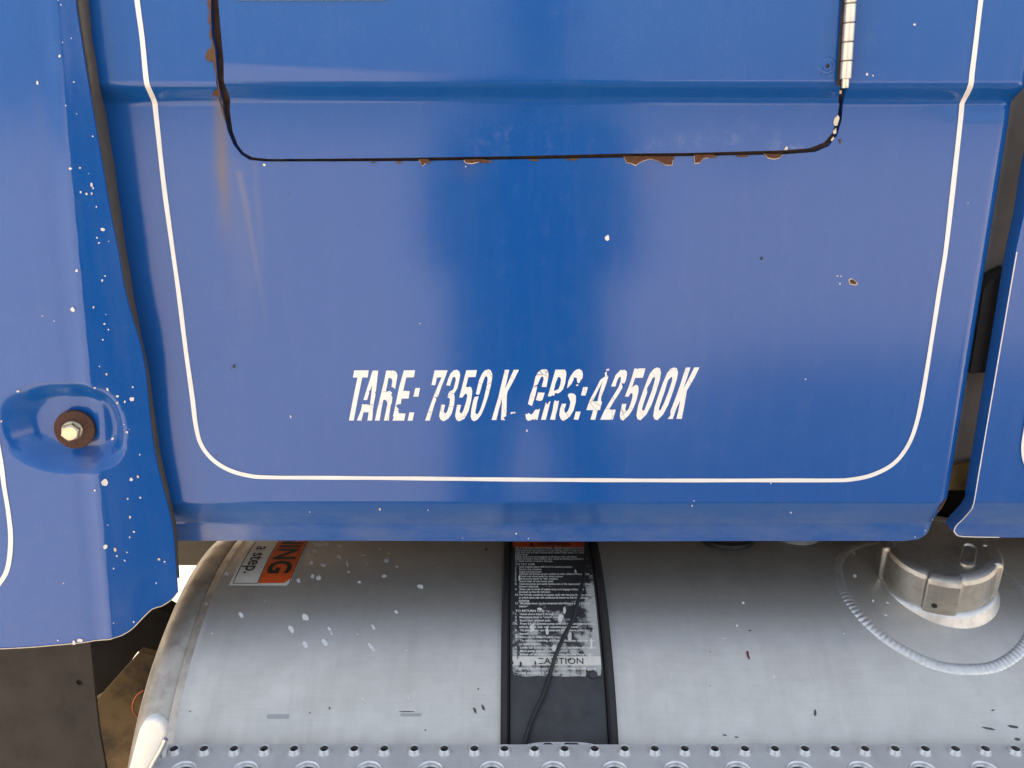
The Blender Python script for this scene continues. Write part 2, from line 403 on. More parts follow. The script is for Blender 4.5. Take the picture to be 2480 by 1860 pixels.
M_panel = paint('blue paint', streaks=[
    (q0.x, q0.z, q1.x, q1.z, 0.0060, 0.72, (0.17, 0.12, 0.045)),
    (on_prof(580, 420).x, on_prof(580, 420).z, on_prof(652, 820).x, on_prof(652, 820).z, 0.0028, 0.28, (0.25, 0.22, 0.16)),
    (on_prof(618, 395).x, on_prof(618, 395).z, on_prof(640, 700).x, on_prof(640, 700).z, 0.0030, 0.13, (0.25, 0.22, 0.18)),
    (on_prof(560, 390).x, on_prof(560, 390).z, on_prof(612, 900).x, on_prof(612, 900).z, 0.016, 0.10, (0.25, 0.22, 0.20)),
    (on_prof(1580, 396).x, on_prof(1580, 396).z, on_prof(1582, 470).x, on_prof(1582, 470).z, 0.011, 0.22, (0.14, 0.075, 0.03)),
    (on_prof(1130, 392).x, on_prof(1130, 392).z, on_prof(1132, 450).x, on_prof(1132, 450).z, 0.014, 0.18, (0.16, 0.10, 0.05))], dust_z=zl_a)
bm = fill2d([outer, op]); cuts(bm, xcuts, zcuts)
# roundover rows next to the right edge
for k in (0.004, 0.008, 0.012, 0.016):
    d = Vector((XR[0].x - XR[1].x, 0, XR[0].z - XR[1].z)).normalized()
    bmesh.ops.bisect_plane(bm, geom=bm.verts[:] + bm.edges[:] + bm.faces[:], dist=1e-6, plane_co=(XR[0].x - k, 0, XR[0].z), plane_no=(d.z, 0, -d.x))
bend(bm, panel_y); hem(bm, 0.016, 0.0008)
side = cabpart(from_bm('side_panel', bm, M_panel)); fair(side, panel_y)

M_door = paint('blue paint door', chalk=(at(1180, 340, 0).x, at(1960, 340, 0).x, at(1240, 378, 0).z, at(1240, 325, 0).z))
bm = fill2d([dp]); cuts(bm, xcuts, zcuts)
def door_y(x, z):
    cx = (dp[0][0] + dp[-1][0]) / 2
    return prof(z - 0.003 * (0.5 - (x - cx))) - 0.0022 + 0.0005 * math.sin(x * 7 + 1.9) * math.sin(z * 8) + 0.0004 * math.sin(x * 15 + z * 6)
bend(bm, door_y); hem(bm, 0.012, 0.0008)
door = cabpart(from_bm('compartment_door', bm, M_door)); fair(door, door_y)
# jamb behind the gap
V = []
z0 = min(z for x, z in op) - 0.015
jy = lambda z: prof(z) + 0.0065
zz = [z0 + (ztop_open + 0.03 - z0) * k / 30 for k in range(31)]
for z in zz: V += [(op[0][0] - 0.03, jy(z), z), (op[-1][0] + 0.03, jy(z), z)]
cabpart(pyd('door_jamb', V, [(2 * i, 2 * i + 1, 2 * i + 3, 2 * i + 2) for i in range(30)], M_jamb, None, 40))

# cab body behind the skin: bulkhead, roof, floor
def box(name, a, b, mat, bev=0.0):
    bm = bmesh.new(); bmesh.ops.create_cube(bm, size=1)
    for v in bm.verts:
        v.co = Vector([(a[i] + b[i]) / 2 + v.co[i] * (b[i] - a[i]) for i in range(3)])
    if bev: bmesh.ops.bevel(bm, geom=bm.edges[:], offset=bev, segments=3, affect='EDGES', profile=0.5)
    return from_bm(name, bm, mat, None, 35)
z_floor = at(2330, 1188, 0.12).z
cabpart(box('cab_body', (-1.55, 0.12, z_floor), (1.75, 2.42, 3.55), M_body, 0.01))
cabpart(pyd('sill_light_stop', [(-0.60, 0.022, z_bottom + 0.004), (0.42, 0.022, z_bottom + 0.004), (0.42, 0.14, z_bottom + 0.004), (-0.60, 0.14, z_bottom + 0.004)], [(0, 1, 2, 3)], M_under))  # added plate closing the gap so light cannot reach the tank top
cabpart(box('inner_flange', (0.42, 0.050, at(2330, 1188, 0.05).z), (0.74, 0.058, 1.9), M_body, 0.002))
# pieces that show in the gap at the right
cabpart(slab('black_gap_plate', [(2383, 700), (2400, 678), (2420, 664), (2446, 652), (2450, 700), (2440, 780), (2432, 830), (2418, 900), (2350, 905)], 0.028, 0.02, M_black))  # curved black plate set inside the gap
cabpart(slab('rusty_bracket', [(2270, 1118), (2310, 1128), (2350, 1120), (2420, 1126), (2420, 1187), (2270, 1187)], 0.040, 0.006, M_yellow))

# pinstripe
left = [(320, -130), (333, 0), (345, 90), (353, 174), (360, 212), (376, 250), (384, 325), (398, 452), (418, 600), (434, 716), (450, 846), (466, 962), (474, 1027), (486, 1074), (512, 1110), (550, 1136), (597, 1151), (650, 1156), (800, 1157)]
right = [(1000, 1158), (1240, 1160), (1500, 1162), (1680, 1163), (1900, 1163), (2010, 1163), (2060, 1161), (2114, 1149), (2165, 1121), (2200, 1075), (2221, 1016), (2237, 936), (2259, 799), (2277, 683), (2290, 600), (2309, 434), (2327, 271), (2335, 240), (2351, 199), (2360, 119), (2374, 0), (2390, -130)]
o = ribbon2(pz(left + right), 0.0042, lambda x, z: panel_y(x, z) - 0.0006, 'pinstripe', M_stripe, side)

# lettering, cracked and flaking
def tr(ox, oy, z, pts): return [(ox + a / z, oy + b / z) for a, b in pts]
CA, CB, CC, CD = (820, 880, 7.135), (1020, 880, 7.135), (1250, 880, 9.617), (1400, 870, 7.135)
LET = [
 (CA, [[[(272,120),(522,118),(505,240),(410,240),(335,600),(262,985),(180,985),(255,600),(328,242),(250,242)]]]),
 (CA, [[[(600,122),(685,125),(655,400),(645,480),(628,500),(640,520),(628,600),(605,715),(545,705),(570,500),(580,360),(550,455),(522,485),(530,510),(495,628),(430,632),(490,440),(545,270),(580,145)]],
       [[(410,700),(440,712),(470,705),(500,712),(605,724),(580,985),(500,985),(522,840),(432,842),(395,985),(318,985),(390,800)]]]),
 (CA, [[[(825,122),(960,122),(1005,155),(1018,210),(1000,320),(978,440),(945,410),(915,405),(932,300),(920,262),(890,245),(862,250),(820,480),(742,488),(790,300)]],
       [[(742,494),(830,488),(890,472),(928,510),(905,540),(930,580),(920,690),(905,710),(880,880),(870,985),(785,985),(815,850),(845,690),(830,640),(800,622),(775,630),(740,790),(710,985),(628,985),(670,790)]]]),
 (CA, [[[(1130,118),(1322,115),(1305,235),(1172,240),(1118,470),(1232,478),(1210,603),(1090,605),(1075,700),(1030,700),(990,730),(1045,800),(1010,810),(1040,825),(1035,860),(1158,865),(1135,985),(932,985),(958,918),(940,910),(950,880),(1000,640),(1050,400)]]]),
 (CA, [[[(1330,422),(1410,422),(1380,570),(1292,570)]], [[(1225,845),(1308,845),(1278,985),(1195,985)]]]),
 (CB, [[[(235,118),(458,115),(415,240),(340,430),(285,585),(215,568),(300,360),(355,235),(275,238),(245,372),(178,370)]],
       [[(212,576),(250,590),(265,620),(235,690),(150,985),(70,982),(150,750)]]]),
 (CB, [[[(620,105),(660,135),(675,200),(655,310),(625,430),(570,515),(482,492),(530,465),(560,440),(585,340),(600,280),(590,235),(570,225),(545,240),(520,310),(500,382),(435,375),(470,260),(510,170),(560,120)]],
       [[(480,499),(568,523),(580,590),(572,700),(530,860),(470,950),(390,995),(340,970),(312,910),(345,708),(415,712),(392,820),(400,855),(425,860),(455,820),(490,700),(500,620),(490,590),(455,585)]]]),
 (CB, [[[(780,115),(965,112),(940,230),(815,232),(775,400),(800,412),(840,397),(870,420),(885,480),(865,640),(820,820),(750,950),(655,995),(610,970),(588,900),(620,712),(692,715),(665,820),(675,855),(700,860),(730,810),(780,650),(798,560),(790,525),(770,515),(745,540),(715,585),(660,582),(710,390),(745,250)]]]),
 (CB, [[[(1160,98),(1200,115),(1225,170),(1230,230),(1205,380),(1160,560),(1100,740),(1040,880),(980,960),(915,995),(875,970),(855,910),(870,780),(900,640),(925,575),(995,565),(970,650),(945,790),(935,850),(960,878),(985,862),(1020,800),(1080,620),(1130,400),(1150,270),(1145,230),(1125,215),(1100,235),(1060,340),(1035,430),(1010,520),(990,540),(945,525),(965,440),(1000,290),(1050,180),(1100,120)]]]),
 (CB, [[[(1448,108),(1522,108),(1480,300),(1445,435),(1500,330),(1600,108),(1688,108),(1600,290),(1500,470),(1480,540),(1478,700),(1472,900),(1420,935),(1455,975),(1378,972),(1390,800),(1398,600),(1340,800),(1300,972),(1218,972),(1280,760),(1335,580),(1375,400)]],
       [[(1550,838),(1628,833),(1626,860),(1590,858),(1545,872)]]]),
 (CC, [[[(680,132),(725,150),(752,220),(748,320),(705,545),(595,540),(640,370),(635,320),(610,295),(580,310),(545,380),(500,490),(404,522),(450,310),(520,190),(600,140)]],
       [[(400,532),(492,530),(450,720),(370,985),(275,940),(330,720)]],
       [[(510,672),(665,680),(610,850),(550,868),(460,845)]],
       [[(222,1160),(245,1185),(300,1145),(335,1185),(375,1180),(440,1080),(480,1065),(520,1080),(540,1050),(555,1055),(495,1310),(465,1305),(460,1265),(435,1310),(390,1290),(320,1325),(270,1325),(230,1280),(218,1200)]]]),
 (CC, [[[(915,143),(1130,143),(1160,175),(1168,250),(1145,440),(1090,600),(1030,660),(975,695),(905,680),(885,750),(840,735),(800,765),(738,755),(780,620),(830,440)], [(975,312),(1020,315),(1045,370),(1030,480),(990,590),(930,625),(878,632),(910,480)]],
       [[(695,895),(720,960),(780,880),(800,875),(760,1030),(690,1305),(578,1305),(630,1120)]],
       [[(905,850),(950,880),(1000,860),(960,1060),(925,1180),(905,1308),(790,1300),(850,1080),(880,900)]]]),
 (CC, [[[(1470,128),(1530,165),(1555,240),(1545,340),(1500,390),(1480,440),(1445,460),(1420,430),(1410,330),(1340,320),(1340,370),(1290,470),(1210,555),(1185,575),(1215,410),(1270,290),(1350,180),(1410,140)]],
       [[(1280,690),(1350,705),(1390,750),(1390,880),(1340,1080),(1250,1230),(1160,1300),(1090,1330),(1040,1290),(1005,1200),(1020,1060),(1065,935),(1165,935),(1125,1060),(1125,1120),(1155,1150),(1200,1110),(1240,1020),(1265,900),(1230,800),(1200,740),(1230,700)]],
       [[(1400,490),(1450,490),(1445,520),(1395,515)]]]),
 (CC, [[[(1560,548),(1672,550),(1615,745),(1510,740)]], [[(1390,1118),(1502,1120),(1445,1308),(1340,1300)]]]),
 (CC, [[[(2060,310),(2080,296),(2145,306),(2110,430),(2050,600),(1980,780),(1975,870),(2000,890),(1950,1080),(1900,1080),(1840,1305),(1730,1305),(1795,1080),(1635,1080),(1690,920),(1740,800),(1850,600),(1960,380)], [(2025,400),(1990,500),(1950,640),(1920,760),(1895,880),(1785,880),(1850,740),(1940,560)]],
       [[(2080,200),(2115,190),(2105,260),(2135,292),(2070,288),(2065,240)]], [[(2105,130),(2170,125),(2160,165),(2090,165)]]]),
 (CD, [[[(735,180),(770,190),(800,180),(840,205),(845,260),(825,360),(800,415),(750,410),(770,480),(700,600),(620,720),(535,865),(650,870),(600,1040),(382,1040),(450,890),(520,770),(620,610),(700,480),(735,380),(742,320),(728,300),(705,310),(670,380),(645,468),(570,468),(610,370),(650,270),(700,220)]]]),
 (CD, [[[(975,158),(1010,158),(1025,172),(1050,158),(1165,158),(1118,318),(985,322),(930,485),(1000,438),(1040,460),(1045,540),(1010,700),(950,850),(880,960),(780,1055),(735,1035),(718,970),(760,768),(835,770),(812,860),(830,900),(865,870),(910,760),(940,650),(940,590),(910,580),(870,645),(810,642),(870,490),(930,310)]]]),
 (CD, [[[(1370,142),(1415,160),(1432,230),(1415,340),(1350,560),(1270,780),(1180,950),(1075,1052),(1025,1030),(1008,970),(1040,790),(1105,600),(1180,400),(1240,250),(1310,165)], [(1325,300),(1330,350),(1270,560),(1200,740),(1150,870),(1118,895),(1102,860),(1130,760),(1195,570),(1190,500),(1250,400),(1290,320)]]]),
 (CD, [[[(1665,142),(1710,160),(1727,230),(1705,350),(1640,560),(1560,780),(1470,950),(1370,1050),(1320,1035),(1297,980),(1320,830),(1390,620),(1470,400),(1540,240),(1600,165)], [(1612,300),(1630,320),(1620,390),(1560,570),(1480,770),(1430,870),(1405,892),(1395,850),(1430,740),(1500,540),(1550,370)]]]),
 (CD, [[[(1865,145),(1942,142),(1890,300),(1815,515),(1880,400),(2010,142),(2097,142),(2010,320),(1880,540),(1850,720),(1820,880),(1790,1030),(1700,1028),(1735,880),(1768,710),(1710,820),(1635,1030),(1550,1030),(1600,965),(1595,900),(1680,680),(1760,460),(1820,270)]]]),
]
for crop, polys in LET:
    bm = bmesh.new()
    for loops in polys:
        b2 = fill2d([[(on_prof(a, b).x, on_prof(a, b).z) for a, b in tr(*crop, lp)] for lp in loops])
        me = bpy.data.meshes.new('tmp'); b2.to_mesh(me); b2.free(); bm.from_mesh(me); bpy.data.meshes.remove(me)
    bend(bm, lambda x, z: panel_y(x, z) - 0.0006); hem(bm, 0.0005)
    from_bm('letter', bm, M_white, side)

# rust patches and chips round the door gap
def patch(name, pts, fy, off, mat, parent, grow=1.0, jit=0.0):
    c = Vector((sum(a for a, b in pts) / len(pts), sum(b for a, b in pts) / len(pts)))
    pp = [(c.x + (a - c.x) * grow, c.y + (b - c.y) * grow) for a, b in pts]
    bm = fill2d([[(on_prof(a, b).x, on_prof(a, b).z) for a, b in pp]]); bend(bm, lambda x, z: fy(x, z) - off)
    return from_bm(name, bm, mat, parent)
def blob(cx, cy, rx, ry, n=9, j=0.3):
    return [(cx + math.cos(a) * rx * (1 + random.uniform(-j, j)), cy + math.sin(a) * ry * (1 + random.uniform(-j, j))) for a in [2 * math.pi * k / n for k in range(n)]]
c2 = lambda pts: tr(800, 0, 2.458, pts)
c3 = lambda pts: tr(1680, 0, 2.765, pts)
RP = [c2([(1745,930),(1760,970),(1790,972),(1820,982),(1860,958),(1910,946),(1960,958),(2000,983),(2035,979),(2046,930)]),
      c3([(2,1036),(6,1092),(45,1086),(66,1056),(130,1050),(130,1036)]),
      c2([(525,945),(545,984),(582,956),(590,945)]), c2([(795,950),(810,966),(845,972),(885,960),(928,964),(926,945)]),
      c3([(470,1030),(500,1055),(535,1062),(570,1055),(600,1030)]), 
      [(2290, 1214), (2276, 1228), (2276, 1244), (2290, 1240), (2303, 1212)]]
for i, q in enumerate(RP):
    q = [(a + random.uniform(-1.6, 1.6), b + random.uniform(-1.2, 1.6)) for a, b in q]
    patch('bare_edge', [(a + random.uniform(-0.8, 0.8), b + random.uniform(0.6, 2.6)) for a, b in q], panel_y, 0.0006, M_primer, side, 1.0)
    patch('rust_patch', q, panel_y, 0.0012, M_rust, side, 0.98)
lrust = [(513, -60), (505, -60), (509, -20), (503, 6), (508, 28), (505, 50), (511, 66), (507, 84), (514, 100), (513, 116), (504, 122), (499, 132), (500, 144), (507, 150), (516, 148), (520, 162), (525, 186), (529, 214), (518, 221), (514, 228), (519, 233), (530, 232), (537, 262), (545, 292), (547, 290), (538, 250), (532, 212), (526, 170), (522, 119), (514, 88), (512, 36)]
brust = [blob(px_, py_, rx_, ry_, 10, 0.45) for px_, py_, rx_, ry_ in ((1036, 393, 11, 3.5), (1180, 391, 16, 3.5), (1292, 388, 9, 2.6), (1385, 386, 14, 2.5), (1625, 384, 12, 4), (1720, 379, 20, 3), (1800, 378, 14, 3), (965, 393, 8, 2.5), (905, 393, 6, 2), (2034, 342, 3, 5))]
for q in [lrust] + brust:
    patch('rust_patch', q, panel_y, 0.0009, M_rustt, side)
for q in [c3([(960,770),(935,795),(928,825),(938,842),(955,842),(970,790)]), c3([(948,855),(925,880),(930,898),(948,892)]), c3([(928,915),(912,935),(918,946),(936,926)]),
          c3([(975,605),(970,625),(985,630),(988,608)]), c3([(598,1002),(612,980),(625,984),(620,1004)])]:
    patch('bare_edge', q, door_y, 0.0006, M_primer, door)
patch('rust_patch', tr(1680, 600, 2.765, [(1038,215),(1055,205),(1085,225),(1095,240),(1080,248),(1045,240)]), panel_y, 0.0012, M_rust, side, 0.85)
patch('bare_edge', tr(1680, 600, 2.765, [(1038,215),(1055,205),(1085,225),(1098,240),(1080,250),(1045,242)]), panel_y, 0.0006, M_primer, side, 1.1)
def chips(name, lst, fy, off, mat, parent, proj=None):
    if mat is M_chip and len(lst) > 8:
        dull = lst[2::5]; lst = [q for q in lst if q not in dull]
        chips(name, dull, fy, off, M_primer, parent, proj)
    V = []; Fc = []
    for (cx, cy, r) in lst:
        b = blob(cx, cy, r * random.uniform(0.6, 1.15), r * random.uniform(0.7, 1.2), 8, 0.40); i0 = len(V)
        for a, bb in b:
            q = proj(a, bb) if proj else on_prof(a, bb)
            V.append((q.x, fy(q.x, q.z) - off, q.z))
        Fc.append(tuple(range(i0, i0 + len(b))))
    o = pyd(name, V, Fc, mat, parent); o['kind'] = 'stuff'; return o
chips('paint_chips', [(1471, 575, 6), (1213, 91, 1.8), (1230, 130, 2.2), (1128, 403, 1.6), (2214, 60, 3), (2100, 180, 3.6), (2114, 183, 2.2), (2028, 668, 2.8), (2034, 687, 2.2), (2036, 669, 1.5),
                      (1951, 918, 2), (1276, 1042, 3.6), (920, 1233, 3.2), (1037, 1235, 1.8), (1676, 1224, 2), (1680, 1212, 2), (1915, 1241, 3), (1121, 1302, 1.8), (1250, 1291, 2), (1280, 1303, 1.8),
                      (1867, 1170, 1.8), (704, 1009, 2.5), (2343, 492, 1.5), (1018, 783, 1.3), (750, 1240, 1.5), (2215, 1300, 2), (2240, 1285, 2), (2262, 1262, 2.5), (640, 399, 3)], panel_y, 0.0007, M_chip, side)
chips('dirt_specks', [(566, 887, 4.5), (558, 893, 2), (525, 1102, 2.2), (1845, 626, 3.5), (388, 784, 2), (513, 618, 1.8), (878, 190, 2.5), (865, 548, 1.5), (640, 660, 1.3), (1430, 500, 1.4), (700, 470, 1.4), (960, 660, 1.3)], panel_y, 0.0007, M_ink, side)

# hinge down the right edge of the door, rivet and latch tray on the door
hx = [at(2060, 0, -0.026), at(2047, 201, -0.026)]
ax = (hx[0] - hx[1]).normalized(); KN = 46 / 208 * (at(2066, 0, -0.026) - at(2054, 208, -0.026)).length
leaf = pyd('hinge_leaf', [hx[1] + Vector((-0.0056, 0.004, -0.002)), hx[1] + Vector((0.0045, 0.004, -0.002)), hx[1] + ax * 0.26 + Vector((0.0045, 0.004, 0)), hx[1] + ax * 0.26 + Vector((-0.0056, 0.004, 0))], [(0, 1, 2, 3)], M_jamb)
cabpart(leaf)
V, Fc = lathe([(0.0001, 0.0), (0.0040, 0.0), (0.0046, 0.0006), (0.0046, KN - 0.0011), (0.0040, KN - 0.0005), (0.0001, KN - 0.0005)], 16)
kme = None
for k in range(14):
    M = frame(hx[1] + ax * (KN * k + 0.003), ax)
    if kme is None:
        kme = bpy.data.meshes.new('knuckle'); kme.from_pydata([tuple(v) for v in V], [], Fc); kme.update()
    o = obj('knuckle', kme, M_zinc, leaf, 40); o.matrix_local = M
V, Fc = lathe([(0.0001, 0), (0.0026, 0), (0.0030, 0.0008), (0.0030, 0.009)], 12)
M = frame(hx[1] - ax * 0.004, ax); pyd('hinge_pin', [M @ v for v in V], Fc, M_zinc, leaf, 40)
rv = on_prof(2003, 160, -0.002); rv.y = door_y(rv.x, rv.z)
V, Fc = lathe([(0.0074, -0.0003), (0.0070, 0.0004), (0.0060, 0.0006), (0.0052, 0.0003), (0.0040, 0.0010), (0.0026, 0.0014), (0.0019, 0.0012), (0.0017, 0.0002)], 24)
M = frame(rv, (0, -1, 0)); riv = pyd('rivet', [M @ v for v in V], Fc, M_door, door, 60)
V, Fc = lathe([(0.0017, 0.0003), (0.0001, 0.0003)], 16); pyd('rivet_hole', [M @ v for v in V], Fc, M_ink, door)
lt = at(575, 1, STEP_Y); lt2 = at(935, 1, STEP_Y)
o = box('latch_tray', (lt.x, STEP_Y - 0.0052, lt.z - 0.0002), (lt2.x, STEP_Y + 0.004, lt.z + 0.11), M_zinc, 0.0015); o.parent = door; o.matrix_parent_inverse = door.matrix_parent_inverse.copy(); o.matrix_parent_inverse = Matrix()

# ------------------------------------------------------------------ wheel arch panel at the left, with seal, washer and bolt
FY = -0.043
arch = thing('wheel_arch_panel', 'chipped blue wheel arch panel at the left with rusty washer and bolt', 'truck panel', (-0.5, FY, 0.9))
AINV = Matrix.Translation((0.5, -FY, -0.9))
def archpart(o):
    o.parent = arch; o.matrix_parent_inverse = AINV; return o
edge_px = [(168, -130), (183, 0), (197, 94), (217, 217), (231, 300), (250, 409), (268, 517), (285, 600), (300, 690), (318, 763), (340, 835), (353, 907), (358, 962), (365, 1034), (376, 1106), (393, 1179), (405, 1223), (418, 1287), (424, 1350), (428, 1400)]
low_px = [(430, 1436), (418, 1451), (392, 1468), (371, 1474), (350, 1493), (321, 1523), (304, 1534), (287, 1542), (236, 1552), (127, 1563), (0, 1571), (-500, 1590)]
TURN = math.tan(R(26))
crease = [at(a, b, FY) for a, b in [(122, -130), (134, 0), (268, 1519), (274, 1590)]]
ctab = sorted((v.z, v.x) for v in crease)
def on_arch(a, b):
    Y = FY
    for _ in range(8):
        q = at(a, b, Y); Y = FY + TURN * max(0.0, q.x - lerp_table(ctab, q.z) - 0.003)
    return at(a, b, Y)
edge_px = catmull(edge_px, 14); low_px = catmull(low_px, 8)
fe = [on_arch(a, b) for a, b in edge_px]; fl = [on_arch(a, b) for a, b in low_px]
def arch_y(x, z):
    cx = lerp_table(ctab, z)
    y = FY
    d = x - cx
    # soft bend along the crease, the strip beyond it turned 26 degrees
    y += TURN * (math.sqrt(d * d + 0.004 ** 2) - 0.004) if d > 0 else 0
    y += -0.0012 * math.exp(-((d + 0.001) / 0.005) ** 2) + 0.0010 * math.exp(-((d + 0.016) / 0.007) ** 2)
    # pressed pocket round the bolt
    dx = x - BP.x; dz = z - BP.z
    ax_ = 0.066 if dx < 0 else 0.050; az_ = 0.047 if dz > 0 else 0.046
    p_ = 2.2 if dx < 0 else 4.0
    q = (abs(dx / ax_) ** p_ + abs(dz / az_) ** (2.4)) ** (1 / 2.4)
    y += 0.019 * (1 - sstep(0.50, 1.02, q))
    # rolled lower edge
    y += 0.0006 * math.sin(z * 9 + x * 5)
    return y
BP = at(160, 1040, FY)
arch_outer = [(-0.80, 1.85), (-0.80, fl[-1].z)] + [(v.x, v.z) for v in reversed(fl)] + [(v.x, v.z) for v in reversed(fe)] + [(fe[0].x - 0.01, 1.85)]
arch_outer[1] = (-0.80, fl[-1].z)
bm = fill2d([arch_outer])
xc = [BP.x + 0.0026 * k for k in range(-29, 30)] + [BP.x + 0.08 + 0.005 * k for k in range(30)]
zc = [BP.z + 0.0026 * k for k in range(-21, 22)] + [0.80 + 0.03 * k for k in range(28)]
cuts(bm, [x for x in xc if x < -0.26], zc); bend(bm, arch_y); hem(bm, 0.0016, 0.0005)
ra, rb0 = at(203, 1082, FY), at(208, 1165, FY)
M_arch = paint('blue paint arch', streaks=[(ra.x, ra.z, rb0.x, rb0.z, 0.010, 0.5, (0.12, 0.07, 0.03))])
skin = archpart(from_bm('skin', bm, M_arch)); fair(skin, arch_y)
# rubber seal between the arch panel and the cab side
seal_r = [(206, -130), (217, 0), (226, 94), (243, 203), (259, 275), (275, 372), (289, 470), (307, 600), (322, 690), (340, 799), (357, 871), (368, 944), (378, 1016), (389, 1088), (403, 1160), (419, 1223), (429, 1287), (433, 1350), (435, 1400)]
lt_ = sorted((b, a) for a, b in edge_px); rt_ = sorted((b, a) for a, b in seal_r)
V = []; Fc = []; rows = 110
for i in range(rows):
    y_ = -130 + (1400 + 130) * i / (rows - 1)
    lx, rx = lerp_table(lt_, y_), max(lerp_table(rt_, y_), lerp_table(lt_, y_) + 3)
    base = prof(at(rx, y_, 0).z) if y_ < 1210 else 0.018
    base = min(base, 0.005); ey = on_arch(lx, y_).y
    sec = []
    for k in range(7):
        u = k / 6; px_ = lx - 4 + (rx - lx + 4) * u
        Y = (ey + 0.003) * (1 - u) + (base - 0.004) * u - 0.005 * math.sin(u * math.pi)
        if k == 6: Y = base + 0.006
        sec.append(at(px_ + 0.6 * math.sin(i * 0.7), y_, Y))
    V += sec
    if i:
        for k in range(6): Fc.append(((i - 1) * 7 + k, (i - 1) * 7 + k + 1, i * 7 + k + 1, i * 7 + k))
archpart(pyd('rubber_seal', V, Fc, M_rubber, None, 60))
# washer and bolt
wn = Vector((0.25, -1, 0.05)).normalized()
wc = at(182, 1039, FY + 0.014)
V, Fc = lathe([(0.0045, 0.0028), (0.0170, 0.0028), (0.0178, 0.0020), (0.0180, 0.0), (0.0170, -0.002)], 40)
M = frame(wc, wn); archpart(pyd('washer', [M @ Vector((v.x, v.y * 1.06, v.z)) for v in V], Fc, M_rustw, None, 35))
V, Fc = lathe([(0.0001, 0.0050), (0.0084, 0.0048), (0.0092, 0.0040), (0.0092, 0.0026)], 32)
M = frame(wc + Vector((-0.002, 0, -0.0005)), wn)
bolt = archpart(pyd('bolt', [M @ v for v in V], Fc, M_bolt, None, 35))
hexp = []
for r_, h in ((0.0084, 0.0046), (0.0084, 0.0108), (0.0070, 0.0120), (0.0001, 0.0118)):
    hexp.append((r_, h))
V, Fc = lathe(hexp, 6)
M = frame(wc + Vector((-0.002, 0, -0.0005)), wn, Vector((0.96, 0, 0.25)))
o = pyd('bolt_head', [M @ v for v in V], Fc, M_bolt, bolt, 20); o.matrix_parent_inverse = Matrix.Identity(4)
V, Fc = lathe([(0.0067, 0.0121), (0.0063, 0.0126), (0.0001, 0.0127)], 24)
o = pyd('bolt_face', [M @ v for v in V], Fc, M_bolt, bolt, 40)
az2 = lambda pts: [(at(a, b, FY).x, at(a, b, FY).z) for a, b in pts]
ribbon2(az2([(-160, 300), (-60, 800), (-4, 1085), (10, 1180), (20, 1240), (26, 1305), (20, 1370), (2, 1408), (-40, 1450), (-110, 1470), (-400, 1480)]), 0.0044, lambda x, z: arch_y(x, z) - 0.0006, 'pinstripe', M_stripe, skin)
cl = [(145,136,4),(92,201,4.5),(181,199,2.5),(160,256,2),(188,276,1.5),(228,330,2.5),(171,408,3.6),(195,406,3),(225,447,4),(229,456,2.5),(197,465,2.5),(212,469,3),(225,468,3),(237,500,2.2),(253,554,4.5),(238,575,2),(243,587,2.2),(268,583,2),(142,0,2.5),(149,12,2),(153,103,1.4),(175,93,1.6),(218,420,1.3),
      (187,655,3),(258,667,2),(251,678,3),(178,750,6),(228,743,3),(260,760,1.5),(256,783,2.5),(266,796,3),(252,821,2.5),(261,904,2.8),(243,886,2),(104,765,1.6),(132,777,1.6),(45,947,3.8),(6,1019,3),(230,939,3),(263,941,4),(288,957,4),(307,970,4),(288,973,3),(325,963,5),(327,934,2.5),(312,1043,3),(304,1025,1.6),(318,1036,1.5),(270,1065,3),(344,1096,2.2),(255,1167,7.5),(322,1157,4.5),(339,1150,3),(231,1187,3),(345,1200,2.5),
      (313,1204,2.2),(345,1200,2.5),(319,1248,3),(263,1270,2),(329,1283,3),(318,1297,2),(256,1323,6),(281,1330,5.5),(285,1344,3),(305,1354,3),(311,1334,2),(277,1375,3),(391,1347,3),(405,1352,2),(384,1405,2.5),(327,1502,2.5),(276,1508,1.5),(155,1412,1.5),(194,1549,6),(180,1556,5),(141,1550,2.5)]
chips('paint_chips', cl, arch_y, 0.0008, M_chip, skin, proj=lambda a, b: at(a, b, arch_y(at(a, b, FY).x, at(a, b, FY).z)))
# bare metal line along the cut lower edge
eb = [(v.x, v.z) for v in fl]
ribbon2([(x, z + 0.0004) for x, z in eb], 0.0009, lambda x, z: arch_y(x, z) - 0.0007, 'worn_edge', M_primer, skin)

# ------------------------------------------------------------------ rear panel beyond the gap at the right
rear = thing('rear_side_panel', 'blue side panel beyond the dark gap at the right edge', 'truck panel', (0.6, 0.0, 1.0))
RINV = Matrix.Translation((-0.6, 0, -1.0))
rp = [(2500, 400), (2480, 524), (2463, 600), (2412, 900), (2360, 1200), (2356, 1226), (2347, 1240), (2328, 1260), (2314, 1276), (2309, 1286), (2313, 1294), (2330, 1300), (2400, 1302), (2480, 1303), (2900, 1306)]
rl = pz(rp)
lo = [(rl[0][0] + 0.06, ZT)] + rl[:-1] + [(1.7, z_bottom), (1.7, ZT)]
bm = fill2d([lo]); cuts(bm, [0.5 + 0.05 * k for k in range(24)], zcuts); bend(bm, lambda x, z: prof(z) + 0.0006 * math.sin(x * 7 + z * 4)); hem(bm, 0.016, 0.0008)
rs = from_bm('skin', bm, paint('blue paint rear', dust_z=zl_a), rear); fair(rs, lambda x, z: prof(z) + 0.0006 * math.sin(x * 7 + z * 4)); rs.matrix_parent_inverse = RINV
o = ribbon2(pz([(2560, 700), (2500, 960), (2484, 1040), (2478, 1085), (2484, 1120), (2505, 1150), (2560, 1165), (2700, 1168)]), 0.0050, lambda x, z: prof(z) - 0.0014 + 0.0006 * math.sin(x * 7 + z * 4), 'pinstripe', M_stripe, rs)
